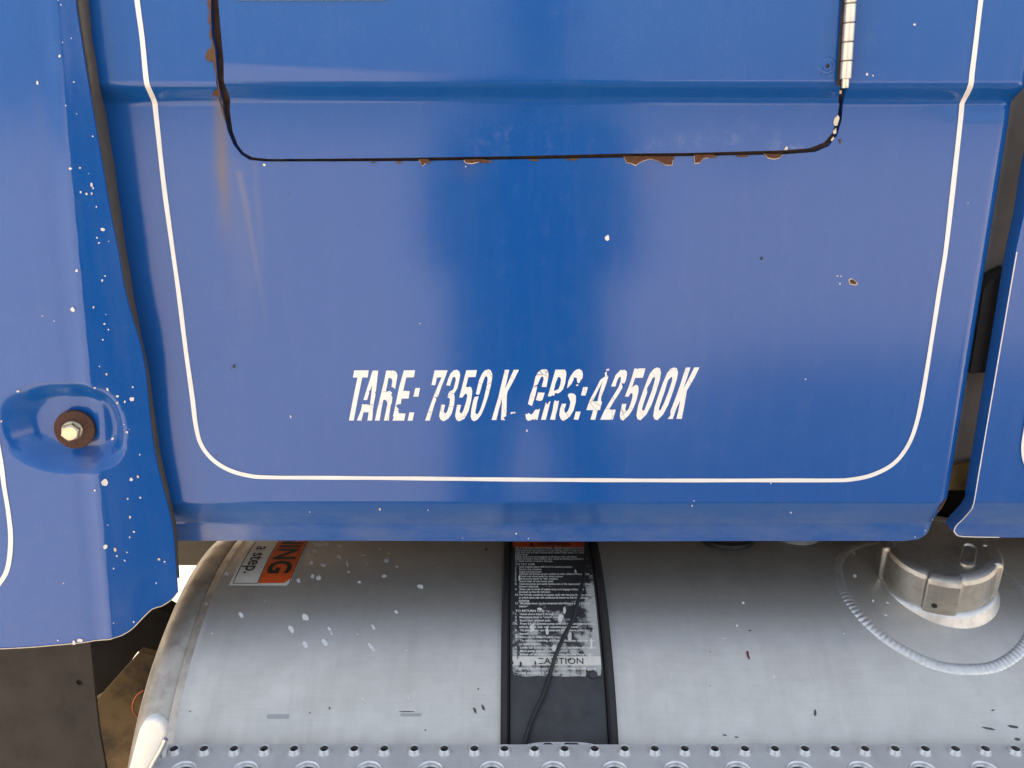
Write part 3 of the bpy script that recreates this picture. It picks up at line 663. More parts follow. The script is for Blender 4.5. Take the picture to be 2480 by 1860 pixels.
ribbon2(pz([(2462, 610), (2412, 903), (2362, 1198), (2356, 1228), (2346, 1241), (2328, 1261), (2313, 1277), (2310, 1286), (2316, 1294), (2332, 1299), (2420, 1301)]), 0.0011, lambda x, z: prof(z) - 0.0010 + 0.0006 * math.sin(x * 7 + z * 4), 'worn_edge', M_chip, rs)

# ------------------------------------------------------------------ fuel tank
TR = 0.310; TY = 0.115; TZ = CAM.z - 0.806
def on_tank(px, py, r=TR):
    d = ray(px, py); oy, oz = CAM.y - TY, CAM.z - TZ
    a = d.y ** 2 + d.z ** 2; b = oy * d.y + oz * d.z; c = oy * oy + oz * oz - r * r
    disc = b * b - a * c
    s = (-b - math.sqrt(max(disc, 0))) / a
    return CAM + d * s
def tank_uv(p): return p.x, math.atan2(p.z - TZ, -(p.y - TY))         # angle up from the camera side
def tank_pt(x, th, r=TR): return Vector((x, TY - math.cos(th) * r, TZ + math.sin(th) * r))
tank = thing('fuel_tank', 'brushed aluminium round fuel tank under the blue cab', 'fuel tank', (0.2, TY, TZ - TR))
TINV = Matrix.Translation((-0.2, -TY, -(TZ - TR)))
def tankpart(o, parent=None):
    o.parent = parent or tank
    if parent is None: o.matrix_parent_inverse = TINV
    return o
XE = -0.371
tp = [(XE - 0.040, 0.05), (XE - 0.036, 0.16), (XE - 0.026, 0.235), (XE - 0.014, 0.280), (XE - 0.004, 0.300), (XE + 0.006, 0.3065), (XE + 0.014, 0.3085), (XE + 0.026, 0.3092), (XE + 0.0285, 0.3075), (XE + 0.031, 0.3092), (XE + 0.034, 0.3100),
      (XE + 0.039, 0.3110), (XE + 0.043, 0.3100)] + [(XE + 0.05 + 0.05 * k, TR) for k in range(27)]
NS = 160
def turned(name, prof_, mat, cap0, cap1):
    V = []; Fc = []
    for x, r in prof_:
        for k in range(NS): V.append(tank_pt(x, 2 * math.pi * k / NS, r))
    for j in range(len(prof_) - 1):
        for k in range(NS): Fc.append((j * NS + k, j * NS + (k + 1) % NS, (j + 1) * NS + (k + 1) % NS, (j + 1) * NS + k))
    if cap0: Fc.append(tuple(range(NS)))
    if cap1: Fc.append(tuple((len(prof_) - 1) * NS + k for k in reversed(range(NS))))
    return tankpart(pyd(name, V, Fc, mat, None, 40))
turned('end_head', tp[:12], M_rim, True, False)
shell = turned('shell', tp[11:], M_tank, False, True)
# weld bead round the filler flange, following the curve of the tank
fu, fth = 0.471, R(77.6)
WR = 0.1000
V = []; Fc = []; NW = 600; prof_n = 9
for i in range(NW):
    a = 2 * math.pi * i / NW; rip = (0.5 + 0.5 * math.cos(i * 2 * math.pi / 5.0 + 1.6 * noise.noise(Vector((i * 0.05, 0, 3.1))))) * (0.65 + 0.5 * noise.noise(Vector((i * 0.09, 7.7, 0))))
    for k in range(prof_n):
        t_ = -1 + 2 * k / (prof_n - 1)
        rr = WR + 0.0012 * noise.noise(Vector((i * 0.03, 2.2, 0))) + t_ * 0.0062 * (1 + 0.10 * rip) + 0.0012 * (rip - 0.5) * (1 - abs(t_))
        h = (0.0005 + 0.0015 * (1 - t_ * t_)) * (0.74 + 0.26 * rip) if abs(t_) < 1 else -0.0005
        V.append(tank_pt(fu + math.cos(a) * rr, fth + math.sin(a) * rr / TR, TR + h))
    for k in range(prof_n - 1):
        j = (i + 1) % NW; Fc.append((i * prof_n + k, i * prof_n + k + 1, j * prof_n + k + 1, j * prof_n + k))
tankpart(pyd('weld_bead', V, Fc, M_weld, None, 60))
# filler neck and cap
nu, nth = 0.480, R(80.2); nc = tank_pt(nu, nth)
nn = Vector((-0.08, -math.cos(nth), math.sin(nth))).normalized()
MN = frame(nc - nn * 0.006, nn)
V, Fc = lathe([(0.068, -0.003), (0.0655, 0.002), (0.0640, 0.005), (0.0630, 0.008), (0.0612, 0.011), (0.058, 0.0125), (0.050, 0.0125)], 64)
tankpart(pyd('filler_neck', [MN @ v for v in V], Fc, M_weld, None, 50))
def cap_r(a):
    w = math.pi / 2; f = ((a - A0) % w) / w * 90.0
    up = min(1.0, f / 2.5) if f < 20 else min(1.0, max(0.0, (35.5 - f) / 2.5))
    return 0.0575 + 0.0042 * up, up > 0.5
A0 = R(-128)
NS2 = 240; V = []; Fc = []
hs = [(-0.0015, 0.010), (0.0, 0.0115), (0.0, 0.0495), (-0.0022, 0.0535), (-0.0050, 0.0552), (-0.012, 0.0556), (-0.014, 0.0540), (-0.040, 0.0538), (-0.0565, 0.0538)]
for dr, h in hs:
    for k in range(NS2):
        a = 2 * math.pi * k / NS2; r0, lug = cap_r(a)
        rr = max(0.0005, r0 + dr) if dr > -0.05 else 0.0004; hh = h - (0.0 if lug else 0.004 * (1 if (dr == 0 and h > 0.05) else 0))
        V.append(MN @ Vector((rr * math.cos(a), rr * math.sin(a), hh)))
for j in range(len(hs) - 1):
    for k in range(NS2): Fc.append((j * NS2 + k, j * NS2 + (k + 1) % NS2, (j + 1) * NS2 + (k + 1) % NS2, (j + 1) * NS2 + k))
cap = tankpart(pyd('filler_cap', V, Fc, M_cap, None, 28))
# oval raised keyhole cover and a small drilled hole on the cap
V = []; Fc = []; n_ = 28
for (s, h) in ((1.0, 0.0538), (0.96, 0.0564), (0.80, 0.0571), (0.72, 0.0552), (0.01, 0.0550)):
    for k in range(n_):
        a = 2 * math.pi * k / n_; x = math.cos(a) * 0.008 * s; y = math.sin(a) * 0.008 * s + (0.014 * s if math.sin(a) > 0 else -0.014 * s)
        ca, sa = math.cos(R(-32)), math.sin(R(-32))
        V.append(MN @ Vector((0.022 + x * ca - y * sa, -0.016 + x * sa + y * ca, h)))
for j in range(4):
    for k in range(n_): Fc.append((j * n_ + k, j * n_ + (k + 1) % n_, (j + 1) * n_ + (k + 1) % n_, (j + 1) * n_ + k))
pyd('keyhole_cover', V, Fc, M_cap, cap, 40)
ah = R(-116); hp = MN @ Vector((math.cos(ah) * 0.0619, math.sin(ah) * 0.0619, 0.022)); hn = (MN.to_3x3() @ Vector((math.cos(ah), math.sin(ah), 0))).normalized()
V, Fc = lathe([(0.0030, 0.0002), (0.0001, 0.0003)], 14); M = frame(hp, hn); pyd('drilled_hole', [M @ v for v in V], Fc, M_ink, cap)
# fittings just under the edge of the cab
def disc_on_tank(name, px, py, prof_, mat, seg=48, parent=None):
    q = on_tank(px, py); u, th = tank_uv(q); n = Vector((0, -math.cos(th), math.sin(th))); M = frame(q, n)
    V, Fc = lathe(prof_, seg); return tankpart(pyd(name, [M @ v for v in V], Fc, mat, None, 50), parent)
snd = disc_on_tank('sender_gasket', 1758, 1305, [(0.034, -0.002), (0.034, 0.004), (0.030, 0.006), (0.029, 0.0)], M_black)
disc_on_tank('sender_ring', 1758, 1304, [(0.029, -0.002), (0.029, 0.006), (0.025, 0.008), (0.024, 0.0)], M_rust)
disc_on_tank('sender_cover', 1758, 1304, [(0.024, -0.002), (0.024, 0.004), (0.001, 0.005)], M_dark)
disc_on_tank('vent_boss', 1925, 1298, [(0.030, -0.002), (0.027, 0.004), (0.022, 0.010), (0.020, 0.018), (0.001, 0.018)], M_weld)
# step sticker
def tank_patch(name, x0, x1, t0, t1, r, mat, parent=None, nx=4, nt=14, rc=0.0):
    V = []; Fc = []
    for j in range(nt + 1):
        th = t0 + (t1 - t0) * j / nt
        d = abs((th - t0) * TR); ins = rc - math.sqrt(max(0, rc * rc - (rc - d) ** 2)) if d < rc else 0
        for i in range(nx + 1): V.append(tank_pt(x0 + (x1 - x0 - ins) * i / nx, th, r))
    for j in range(nt):
        for i in range(nx): a = j * (nx + 1) + i; Fc.append((a, a + 1, a + nx + 2, a + nx + 1))
    return tankpart(pyd(name, V, Fc, mat, None, 180), parent)
a_ = on_tank(555, 1419); b_ = on_tank(703, 1418); s0, st = tank_uv(a_); s1, _ = tank_uv(b_)
smid = tank_uv(on_tank(624, 1419))[0]; stt = st + 0.155 / TR
stk = tank_patch('step_sticker', s0, s1, st, stt, TR + 0.0006, M_label, None, 8, 20, 0.004)
tank_patch('orange_field', smid, s1 - 0.0016, st + 0.0035 / TR, stt, TR + 0.0011, M_orange, stk, 8, 20, 0.006)
for xx0, xx1, tt0, tt1 in ((s0 + 0.0032, s0 + 0.0041, st + 0.0024 / TR, stt), (s1 - 0.0016, s1 - 0.0008, st + 0.004 / TR, stt), (smid - 0.0009, smid, st + 0.0024 / TR, stt), (s0 + 0.0041, smid - 0.0009, st + 0.0024 / TR, st + 0.0032 / TR)):
    tank_patch('border_line', xx0, xx1, tt0, tt1, TR + 0.0013, M_ink, stk, 1, 20)

def text_geo(s, off=0.0):
    cu = bpy.data.curves.new('t', 'FONT'); cu.body = s; cu.size = 1.0; cu.offset = off; cu.resolution_u = 3
    o = bpy.data.objects.new('t', cu); COL.objects.link(o)
    dg = bpy.context.evaluated_depsgraph_get(); me = o.evaluated_get(dg).to_mesh()
    V = [v.co.copy() for v in me.vertices]; Fc = [tuple(p.vertices) for p in me.polygons]
    o.evaluated_get(dg).to_mesh_clear(); bpy.data.objects.remove(o); bpy.data.curves.remove(cu)
    return V, Fc
def down_text(s, x_base, th0, size, wid, mat, parent, off=0.02, end=False):
    """reads downwards on the tank, letter tops towards +x"""
    V, Fc = text_geo(s, off); L = max(v.x for v in V)
    pts = [tank_pt(x_base + v.y * size, th0 - ((v.x - (L if end else 0)) * wid) / TR, TR + 0.0015) for v in V]
    pyd('print', pts, Fc, mat, parent)
down_text('WARNING', smid + 0.0055, st + 0.0195 / TR, 0.036, 0.036, M_ink, stk, 0.03, True)
down_text('a step.', s0 + 0.0105, st + 0.0195 / TR, 0.0225, 0.0225, M_ink, stk, 0.012, True)
# spatter, scuffs and specks on the tank
def tank_blobs(name, lst, mat, r):
    V = []; Fc = []
    for (cx, cy, rx, ry, ang) in lst:
        n = 9; i0 = len(V); ca, sa = math.cos(ang), math.sin(ang)
        for k in range(n):
            a = 2 * math.pi * k / n; x = math.cos(a) * rx * random.uniform(0.75, 1.25); y = math.sin(a) * ry * random.uniform(0.75, 1.25)
            V.append(on_tank(cx + x * ca - y * sa, cy + x * sa + y * ca, r))
        Fc.append(tuple(range(i0, i0 + n)))
    o = tankpart(pyd(name, V, Fc, mat), shell); o['kind'] = 'stuff'; return o
sp = [(583,1489,5,9,-.5),(740,1495,8,9,-.7),(706,1524,5,10,-.6),(739,1562,6,10,-.5),(786,1556,6,12,-.7),(900,1568,4,12,-.7),(905,1520,3,8,-.6),(930,1395,6,4,0),(1018,1421,8,5,.3),(936,1358,7,5,0),(760,1334,8,5,.2),(820,1349,6,4,0),(822,1322,6,4,0),(920,1330,5,3,0),(772,1400,6,6,0),(757,1396,5,5,0),(723,1405,5,6,0),(754,1363,5,4,0),(783,1369,6,4,0),(940,1340,5,3,0),
      (790,1318,7,4,0),(880,1345,5,3,0),(545,1388,9,5,.5),(500,1462,2,2,0),(513,1534,2.5,2.5,0),(990,1690,2,7,-.5),(880,1695,2,8,-.5),(775,1320,9,4,0),(962,1372,5,3,0),(845,1385,4,3,0),(870,1410,4,3,0),(1060,1375,3,2,0),(640,1455,2,2,0),(1800,1460,4,3,0),(1785,1515,3,3,0),(1754,1546,4,2,0),(1874,1640,4,4,0),(2044,1535,3,2,0),(2070,1395,5,4,0),(2068,1340,4,4,0),(2115,1455,3,3,0),(2150,1460,5,2,.2),(2145,1490,6,2,.2)]
for k in range(9):
    sp.append((random.uniform(740, 1080), random.uniform(1316, 1580), random.uniform(1.2, 3.6), random.uniform(2.0, 7.0), random.uniform(-0.9, -0.3)))
tank_blobs('spatter', sp, M_splat, TR + 0.0006)
dk = [(1720,1661,1.5,1.5,0),(1816,1527,3,2,0),(1720,1578,1.5,1.5,0),(1975,1726,3,8,0),(798,1715,2,3,0),(750,1726,1.5,1.5,0),(2455,1760,14,3,.2),(2395,1764,16,2,.2),(2465,1790,8,3,.3),(1755,1780,5,1.5,.2),(1784,1785,5,1.5,.2),(1178,1330,3,3,0),(1150,1720,3,8,-.4),(1170,1713,3,8,-.4),(985,1723,22,1,0),(1158,1668,2,2,0),(1172,1684,1,1,0),(460,1723,1.5,1.5,0),(2405,1720,3,2,0),(1030,1768,2,2,0),(870,1733,60,0.0,0)]
tank_blobs('scuffs', [q for q in dk if q[3] > 0], plain('scuff grey', (0.10, 0.10, 0.10), 0.7, 0.3, var=0.5, scale=300), TR + 0.0007)
tank_blobs('scuffs', [(1811,1583,3,9,-.25),(1814,1592,2,5,-.2)], plain('red fleck', (0.16, 0.01, 0.012), 0.5), TR + 0.0008)
m, t, p = nmat('rubbed smear'); M_smear = m
p.inputs['Base Color'].default_value = (0.36, 0.36, 0.36, 1); p.inputs['Metallic'].default_value = 0.6; p.inputs['Roughness'].default_value = 0.5
def smear(px0, px1, py0, py1): 
    a = on_tank(px0, py1); b = on_tank(px1, py0); tank_patch('smear', a.x, b.x, tank_uv(a)[1], tank_uv(b)[1], TR + 0.0005, M_smear, shell, 2, 3)
smear(646, 700, 1730, 1740); smear(970, 1020, 1728, 1734)

# ------------------------------------------------------------------ strap with tilt instructions
strap = thing('tank_strap', 'black strap round the fuel tank with worn tilt warning sticker', 'strap', (0.03, TY, TZ + TR))
SINV = Matrix.Translation((-0.03, -TY, -(TZ + TR)))
def strappart(o, parent=None):
    o.parent = parent or strap
    if parent is None: o.matrix_parent_inverse = SINV
    return o
L0 = on_tank(1212, 1790, TR + 0.004).x; L1 = on_tank(1497, 1790, TR + 0.004).x
B0 = on_tank(1234, 1790, TR + 0.004).x; B1 = on_tank(1473, 1790, TR + 0.004).x
def sweep(name, sec, t0, t1, mat, n=90):
    V = []; Fc = []; m_ = len(sec)
    for j in range(n + 1):
        th = t0 + (t1 - t0) * j / n
        for x, h in sec: V.append(tank_pt(x, th, TR + h))
    for j in range(n):
        for i in range(m_ - 1): a = j * m_ + i; Fc.append((a, a + 1, a + m_ + 1, a + m_))
    return strappart(pyd(name, V, Fc, mat, None, 40))
sweep('rubber_liner', [(L0, -0.001), (L0, 0.0065), (L0 + 0.002, 0.0085), (L0 + 0.006, 0.0085), (B0 - 0.001, 0.006), (B0, 0.001), (B1, 0.001), (B1 + 0.001, 0.006), (L1 - 0.006, 0.0085), (L1 - 0.002, 0.0085), (L1, 0.0065), (L1, -0.001)], R(-60), R(190), M_black, 140)
band = sweep('steel_band', [(B0 + 0.0002, 0.0005), (B0 + 0.0004, 0.0040), (B0 + 0.0015, 0.0048), (B1 - 0.0015, 0.0048), (B1 - 0.0004, 0.0040), (B1 - 0.0002, 0.0005)], R(-60), R(190), M_band, 140)
SR = TR + 0.0053
k0 = on_tank(1240, 1637, SR); k1 = on_tank(1456, 1637, SR); kt = on_tank(1260, 1311, SR)
K0, K1 = B0 + 0.003, B1 - 0.0025
th_b = tank_uv(k0)[1]; th_t = tank_uv(on_tank(1345, 1310, SR))[1]
def row_th(py): return tank_uv(on_tank(1345, py, SR))[1]
# sticker base with worn film
m, t, p = nmat('worn sticker'); M_st = m
tc = t.nodes.new('ShaderNodeUVMap'); sx = t.nodes.new('ShaderNodeSeparateXYZ'); t.links.new(tc.outputs[0], sx.inputs[0])
def uvn(scale, st_, detail=5, rough=0.65):
    n = t.nodes.new('ShaderNodeTexNoise'); n.inputs['Scale'].default_value = scale; n.inputs['Detail'].default_value = detail; n.inputs['Roughness'].default_value = rough
    mp = t.nodes.new('ShaderNodeMapping'); mp.inputs['Scale'].default_value = st_; t.links.new(tc.outputs[0], mp.inputs[0]); t.links.new(mp.outputs[0], n.inputs['Vector']); return n.outputs[0]
wearv = N(t, 'ShaderNodeMapRange'); t.links.new(sx.outputs[1], wearv.inputs[0])
for i, v in ((1, 0.0), (2, 0.75), (3, 0.26), (4, -0.13)): wearv.inputs[i].default_value = v
weare = N(t, 'ShaderNodeMapRange'); t.links.new(sx.outputs[0], weare.inputs[0])
for i, v in ((1, 0.80), (2, 1.0), (3, 0.0), (4, 0.34)): weare.inputs[i].default_value = v
wn_ = math_(t, 'ADD', math_(t, 'ADD', uvn(6, (1, 2.2, 1)), math_(t, 'MULTIPLY', wearv.outputs[0], 0.8)), math_(t, 'MULTIPLY', weare.outputs[0], math_(t, 'SUBTRACT', 1.15, sx.outputs[1])))
c = mixc(t, ramp(t, wn_, [(0.60, 0.0), (0.72, 0.85)]).outputs[0], (0.030, 0.030, 0.032), (0.46, 0.46, 0.44))
c = mixc(t, ramp(t, uvn(24, (1.6, 1.0, 1), 6, 0.8), [(0.66, 0.0), (0.70, 0.9)]).outputs[0], c, (0.5, 0.5, 0.48))
t.links.new(c, p.inputs['Base Color']); p.inputs['Roughness'].default_value = 0.42
def st_patch(name, u0, u1, v0, v1, off, mat, parent, nx=6, nt=30, torn=False, uv=False):
    V = []; Fc = []
    for j in range(nt + 1):
        v = v0 + (v1 - v0) * j / nt; th = th_b + (th_t - th_b) * v
        for i in range(nx + 1):
            u = u0 + (u1 - u0) * i / nx; dth = 0
            if torn and j == 0:
                dth = 0.0016 * noise.noise(Vector((u * 9, 1.3, 0))) / TR
                if 0.82 < u < 0.93: dth += 0.007 / TR
                if u > 0.985 or u < 0.015: dth += 0.006 / TR
            V.append(tank_pt(K0 + (K1 - K0) * u, th + dth, SR + off))
    for j in range(nt):
        for i in range(nx): a = j * (nx + 1) + i; Fc.append((a, a + 1, a + nx + 2, a + nx + 1))
    o = strappart(pyd(name, V, Fc, mat, None, 180), parent)
    if uv:
        me = o.data; L = me.uv_layers.new(name='UVMap')
        for lp in me.loops:
            j, i = divmod(lp.vertex_index, nx + 1); L.data[lp.index].uv = (u0 + (u1 - u0) * i / nx, v0 + (v1 - v0) * j / nt)
    return o
stick = st_patch('instruction_sticker', 0, 1, 0, 1.02, 0.0, M_st, None, 60, 40, True, True)
M_hdr = plain('orange header', (0.62, 0.075, 0.012), 0.5, var=0.2, scale=60)
def v_of(py): return (row_th(py) - th_b) / (th_t - th_b)
st_patch('header', 0.004, 0.99, v_of(1326.5), 1.02, 0.0005, M_hdr, stick, 4, 6)
st_patch('caution_band', 0.0, 1.0, v_of(1612), v_of(1590), 0.0005, M_label, stick, 4, 4)
def st_text(s, u, py_base, py_cap, wid, mat, off=0.02, name='text_line'):
    V, Fc = text_geo(s, off)
    if not V: return
    t0 = row_th(py_base); size = (row_th(py_cap) - t0) * TR / 0.70
    L = max(v.x for v in V); W = wid * (K1 - K0)
    sx_ = W / L if wid else size
    pts = [tank_pt(K0 + (K1 - K0) * u + v.x * sx_, t0 + v.y * size / TR, SR + 0.0010) for v in V]
    strappart(pyd(name, pts, Fc, mat), stick)
st_text('WARNING', 0.33, 1324, 1315, 0.44, M_ink, 0.02)
# triangle beside WARNING
V = [tank_pt(K0 + (K1 - K0) * u, row_th(py), SR + 0.001) for u, py in ((0.22, 1324), (0.29, 1324), (0.255, 1315))]
strappart(pyd('warning_triangle', V, [(0, 1, 2)], M_ink), stick)
rows_ = [('TILT SYSTEM OPERATION - READ INSTRUCTIONS', .035, 1329.5, 5, .93), ('The hydraulic tilt system is a cab tilting, NOT a cab holding', .035, 1334.5, 4, .93),
 ('Cab can not be left unattended unless fully tilted or resting', .035, 1339.5, 4, .93), ('safety stop.', .035, 1344.5, 4, .17), ('Safety stop must be engaged at all times with cab tilted.', .035, 1349.5, 4, .80),
 ('Failure to follow instructions may result in serious personal injury', .035, 1354.7, 4, .93), ('or death and/or property damage.', .035, 1360, 4, .48),
 ('TO TILT CAB:', .035, 1368.2, 4.5, .25), ('1.   Stop engine, place shift lever in neutral position.', .03, 1374, 4, .73), ('2.   Secure cab contents.', .03, 1380, 4, .34), ('3.   Apply parking brake.', .03, 1386, 4, .34),
 ('4.   Activate tilt system power switch on dash. (Electric Pump Only)', .03, 1391.5, 4, .93), ('5.   Check cab travel path for obstructions.', .03, 1397.5, 4.2, .60), ('6.   Move pump lever to "tilt" position.', .03, 1403.5, 4.2, .54), ('7.   Stand clear of cab travel path.', .03, 1409.5, 4.2, .48),
 ('8.   Operate pump and verify latches are in the open position. (See', .03, 1416, 4.3, .92), ("Owner's Manual)", .075, 1422.5, 4.3, .24), ('9.   Raise cab to level of safety stop and engage safety stop', .03, 1429, 4.4, .84), ('(located on the tilt cylinder).', .075, 1435.5, 4.4, .39),
 ('10. For full tilt, continue to pump until cab reaches balance point', .03, 1442.5, 4.6, .92), ('at which time cab will continue to lower to full tilt without', .075, 1449.5, 4.6, .83), ('pumping.', .075, 1456.5, 4.6, .13), ('11. Tilt pump lever can be reversed after balance point to slow', .03, 1463.5, 4.8, .90), ('descent.', .075, 1470.5, 4.8, .12),
 ('TO RETURN CAB:', .035, 1482, 5.2, .35), ('1.   Check above items 2 through 5.', .03, 1489.5, 4.8, .50), ('2.   Move pump lever to "return" position.', .03, 1497, 4.8, .56), ('3.   Stand clear of travel path.', .03, 1505, 4.8, .42),
 ('4.   From full tilt operate pump until cab reaches balance point', .03, 1513, 5, .93), ('which time cab will continue to lower', .075, 1521, 5, .70), ('5.   Tilt pump lever can be reversed after balance point to slow', .03, 1529, 5, .92), ('descent.', .075, 1537.5, 5, .12), ('6.   Allow cab to lower to safety stop.', .03, 1545.5, 5, .52),
 ('7.   To continue lowering, disengage safety stop (cab may need', .03, 1554, 5.2, .92), ('to raised slightly).', .075, 1562.5, 5.2, .26), ('8.   Lower cab to ride position and secure cab latches are engaged.', .03, 1571, 5.2, .93), ('9.   Move pump lever to "return" position.', .03, 1579.5, 5.2, .60), ('10. Switch off tilt system power switch (Electric Pump Only)', .03, 1588, 5.2, .88),
 ('Failure to use cab tilt or equivalent cab prop', .04, 1622, 5.5, .90), ('system can result in serious injury.', .04, 1633, 5.5, .55)]
for s, u, py, h, w in rows_: st_text(s, u, py + 2.5 * (1 - (py - 1329) / 310), py + 2.5 * (1 - (py - 1329) / 310) - h, w, M_print, 0.03)
st_text('CAUTION', 0.27, 1609, 1594, 0.53, M_grey, 0.0)
# bald scraped patches and pits
def st_blob(name, cx, cy, rx, ry, mat, off, n=10):
    V = [on_tank(a, b, SR + off) for a, b in blob(cx, cy, rx, ry, n, 0.35)]
    strappart(pyd(name, V, [tuple(range(n))], mat), stick)
for q in [(1367,1478,4,9),(1358,1496,6,12),(1289,1520,5,10),(1342,1570,8,8),(1428,1592,4,10),(1258,1400,2,7),(1394,1384,2,5),(1307,1475,6,3),(1325,1530,3,10),(1380,1540,5,12),(1432,1560,3,12),(1302,1600,10,6)]:
    st_blob('scrape', *q, M_print, 0.0013)
for q in [(1431,1524,4,6),(1379,1597,5,3),(1261,1608,3,6),(1254,1585,1.6,14),(1279,1470,4,2),(1240,1605,3,6),(1252,1631,3,2),(1297,1606,2,5),(1439,1634,12,7)]:
    st_blob('pit', *q, M_band, 0.0016)
# top edge of another torn label low on the band
V = []; Fc = []
for i in range(24):
    px_ = 1276 + (1440 - 1276) * i / 23; yy = 1797 + 6 * (abs(i - 11.5) / 11.5) ** 4
    w_ = 6 + 6 * max(0, noise.noise(Vector((i * 0.45, 0.2, 0)))) if not (5 < i < 9 or 12 < i < 18) else 1.6
    V += [on_tank(px_, yy, SR + 0.0005), on_tank(px_, yy + w_, SR + 0.0005)]
    if i: Fc.append((2 * i - 2, 2 * i, 2 * i + 1, 2 * i - 1))
strappart(pyd('torn_label', V, Fc, M_splat))

# cable lying over the strap
cpx = [(912, -60), (912, 90), (905, 250), (882, 400), (852, 520), (822, 630), (775, 715), (740, 790), (702, 880), (672, 980), (645, 1070), (605, 1180), (560, 1270), (520, 1370), (485, 1490), (450, 1620)]
cab_ = tube([on_tank(1100 + a / 2.86, 1280 + b / 2.86, SR + 0.0035 + (0.006 if 250 < b < 900 else 0.0)) for a, b in cpx], 0.0021, 'power_cable', M_black, None, 10, 0.006)
tag(cab_, 'thin black cable hanging down across the strap sticker', 'cable')

# ------------------------------------------------------------------ perforated step in front of the tank
PB = at(1240, 1803, -0.118); PZ = PB.z; PY = PB.y
step = thing('step_plate', 'grey aluminium step plate with raised punched holes along the bottom', 'step', (0.1, PY, PZ))
PINV = Matrix.Translation((-0.1, -PY, -PZ))
h1 = at_z(421, 1812, PZ + 0.004); h2 = at_z(421 + 72.8 * 9, 1812, PZ + 0.004); PI_ = (h2.x - h1.x) / 9; PX0 = at_z(393, 1804, PZ).x
V = []; Fc = []
def cell(x0, x1, y0, y1, cx, cy, r, n=24):
    i0 = len(V)
    for k in range(n):
        a = 2 * math.pi * (k + 0.5) / n; c, s = math.cos(a), math.sin(a)
        V.append((cx + c * r, cy + s * r, PZ))
    for k in range(n):
        a = 2 * math.pi * (k + 0.5) / n; c, s = math.cos(a), math.sin(a)
        tx = ((x1 - cx) if c > 0 else (x0 - cx)) / c if abs(c) > 1e-6 else 1e9; ty = ((y1 - cy) if s > 0 else (y0 - cy)) / s if abs(s) > 1e-6 else 1e9
        q = min(tx, ty); V.append((cx + c * q, cy + s * q, PZ))
    cor = {}
    for k in range(n):
        k2 = (k + 1) % n
        a, b, c_, d_ = i0 + k, i0 + k2, i0 + n + k2, i0 + n + k
        pa, pb = V[d_], V[c_]
        onx = lambda p_: abs(p_[0] - x0) < 1e-7 or abs(p_[0] - x1) < 1e-7
        ony = lambda p_: abs(p_[1] - y0) < 1e-7 or abs(p_[1] - y1) < 1e-7
        if onx(pa) and ony(pb) and not onx(pb) and not ony(pa): V.append((pa[0], pb[1], PZ)); Fc.append((a, d_, len(V) - 1, c_, b))
        elif ony(pa) and onx(pb) and not ony(pb) and not onx(pa): V.append((pb[0], pa[1], PZ)); Fc.append((a, d_, len(V) - 1, c_, b))
        else: Fc.append((a, d_, c_, b))
PITCH_N = 32; small = []; big = []
rs_, ro_ = 0.0037, 0.0064; rb_, rob_ = 0.0100, 0.0132
y_small = h1.y; y0 = PY; y1 = y_small - 0.0085; y_big = at_z(740, 1868, PZ).y
y2 = y_big - (y1 - y_big); yr = [(y1, y0, y_small, 's')]
bands = [('s', y1, y0, y_small), ('b', y2, y1, y_big), ('s', y2 - 0.022, y2, y2 - 0.011), ('b', y2 - 0.022 - (y1 - y2), y2 - 0.022, y2 - 0.022 - (y1 - y2) / 2), ('s', y2 - 0.044 - (y1 - y2), y2 - 0.022 - (y1 - y2), y2 - 0.033 - (y1 - y2))]
bx0 = at_z(591, 1868, PZ).x - 2 * PI_
for kind, ya, yb, yc in bands:
    if kind == 's':
        for k in range(PITCH_N):
            cx = h1.x + PI_ * k; xa = cx - PI_ / 2 if k else PX0; cell(xa, cx + PI_ / 2, ya, yb, cx, yc, ro_); small.append((cx, yc))
        xend = h1.x + PI_ * (PITCH_N - 0.5)
    else:
        n_b = PITCH_N // 2
        for k in range(n_b):
            cx = bx0 + 2 * PI_ * k; xa = cx - PI_ if k else PX0; xb = cx + PI_ if k < n_b - 1 else xend
            cell(xa, xb, ya, yb, cx, yc, rob_); big.append((cx, yc))
# turned-down flange at the back and front
for y in (PY, bands[-1][1]):
    i0 = len(V); V += [(PX0, y, PZ), (xend, y, PZ), (xend, y, PZ - 0.028), (PX0, y, PZ - 0.028)]; Fc.append((i0, i0 + 1, i0 + 2, i0 + 3))
i0 = len(V); V += [(PX0, PY, PZ), (PX0, bands[-1][1], PZ), (PX0, bands[-1][1], PZ - 0.028), (PX0, PY, PZ - 0.028)]; Fc.append((i0, i0 + 1, i0 + 2, i0 + 3))
plate = pyd('tread_plate', V, Fc, M_plate, step); plate.matrix_parent_inverse = PINV
def collar_mesh(name, rh, ro, h, seg):
    V, Fc = lathe([(ro + 0.0001, -0.0002), (ro - 0.0004, 0.0004), (rh + (ro - rh) * 0.55, h * 0.6), (rh + (ro - rh) * 0.22, h * 0.95), (rh + 0.0004, h), (rh, h * 0.93), (rh + (ro - rh) * 0.30, h * 0.6), (ro - 0.0008, -0.0016)], seg)
    me = bpy.data.meshes.new(name); me.from_pydata([tuple(v) for v in V], [], Fc); me.update(); return me
def sunk_mesh(name, rh, ro, h, seg):
    V, Fc = lathe([(ro + 0.0001, 0.0002), (ro - 0.0006, 0.0004), (ro - 0.0020, -0.0006), (rh + (ro - rh) * 0.35, -h * 0.45), (rh + 0.0006, -h * 0.85), (rh, -h), (rh, -h - 0.0012)], seg)
    me = bpy.data.meshes.new(name); me.from_pydata([tuple(v) for v in V], [], Fc); me.update(); return me
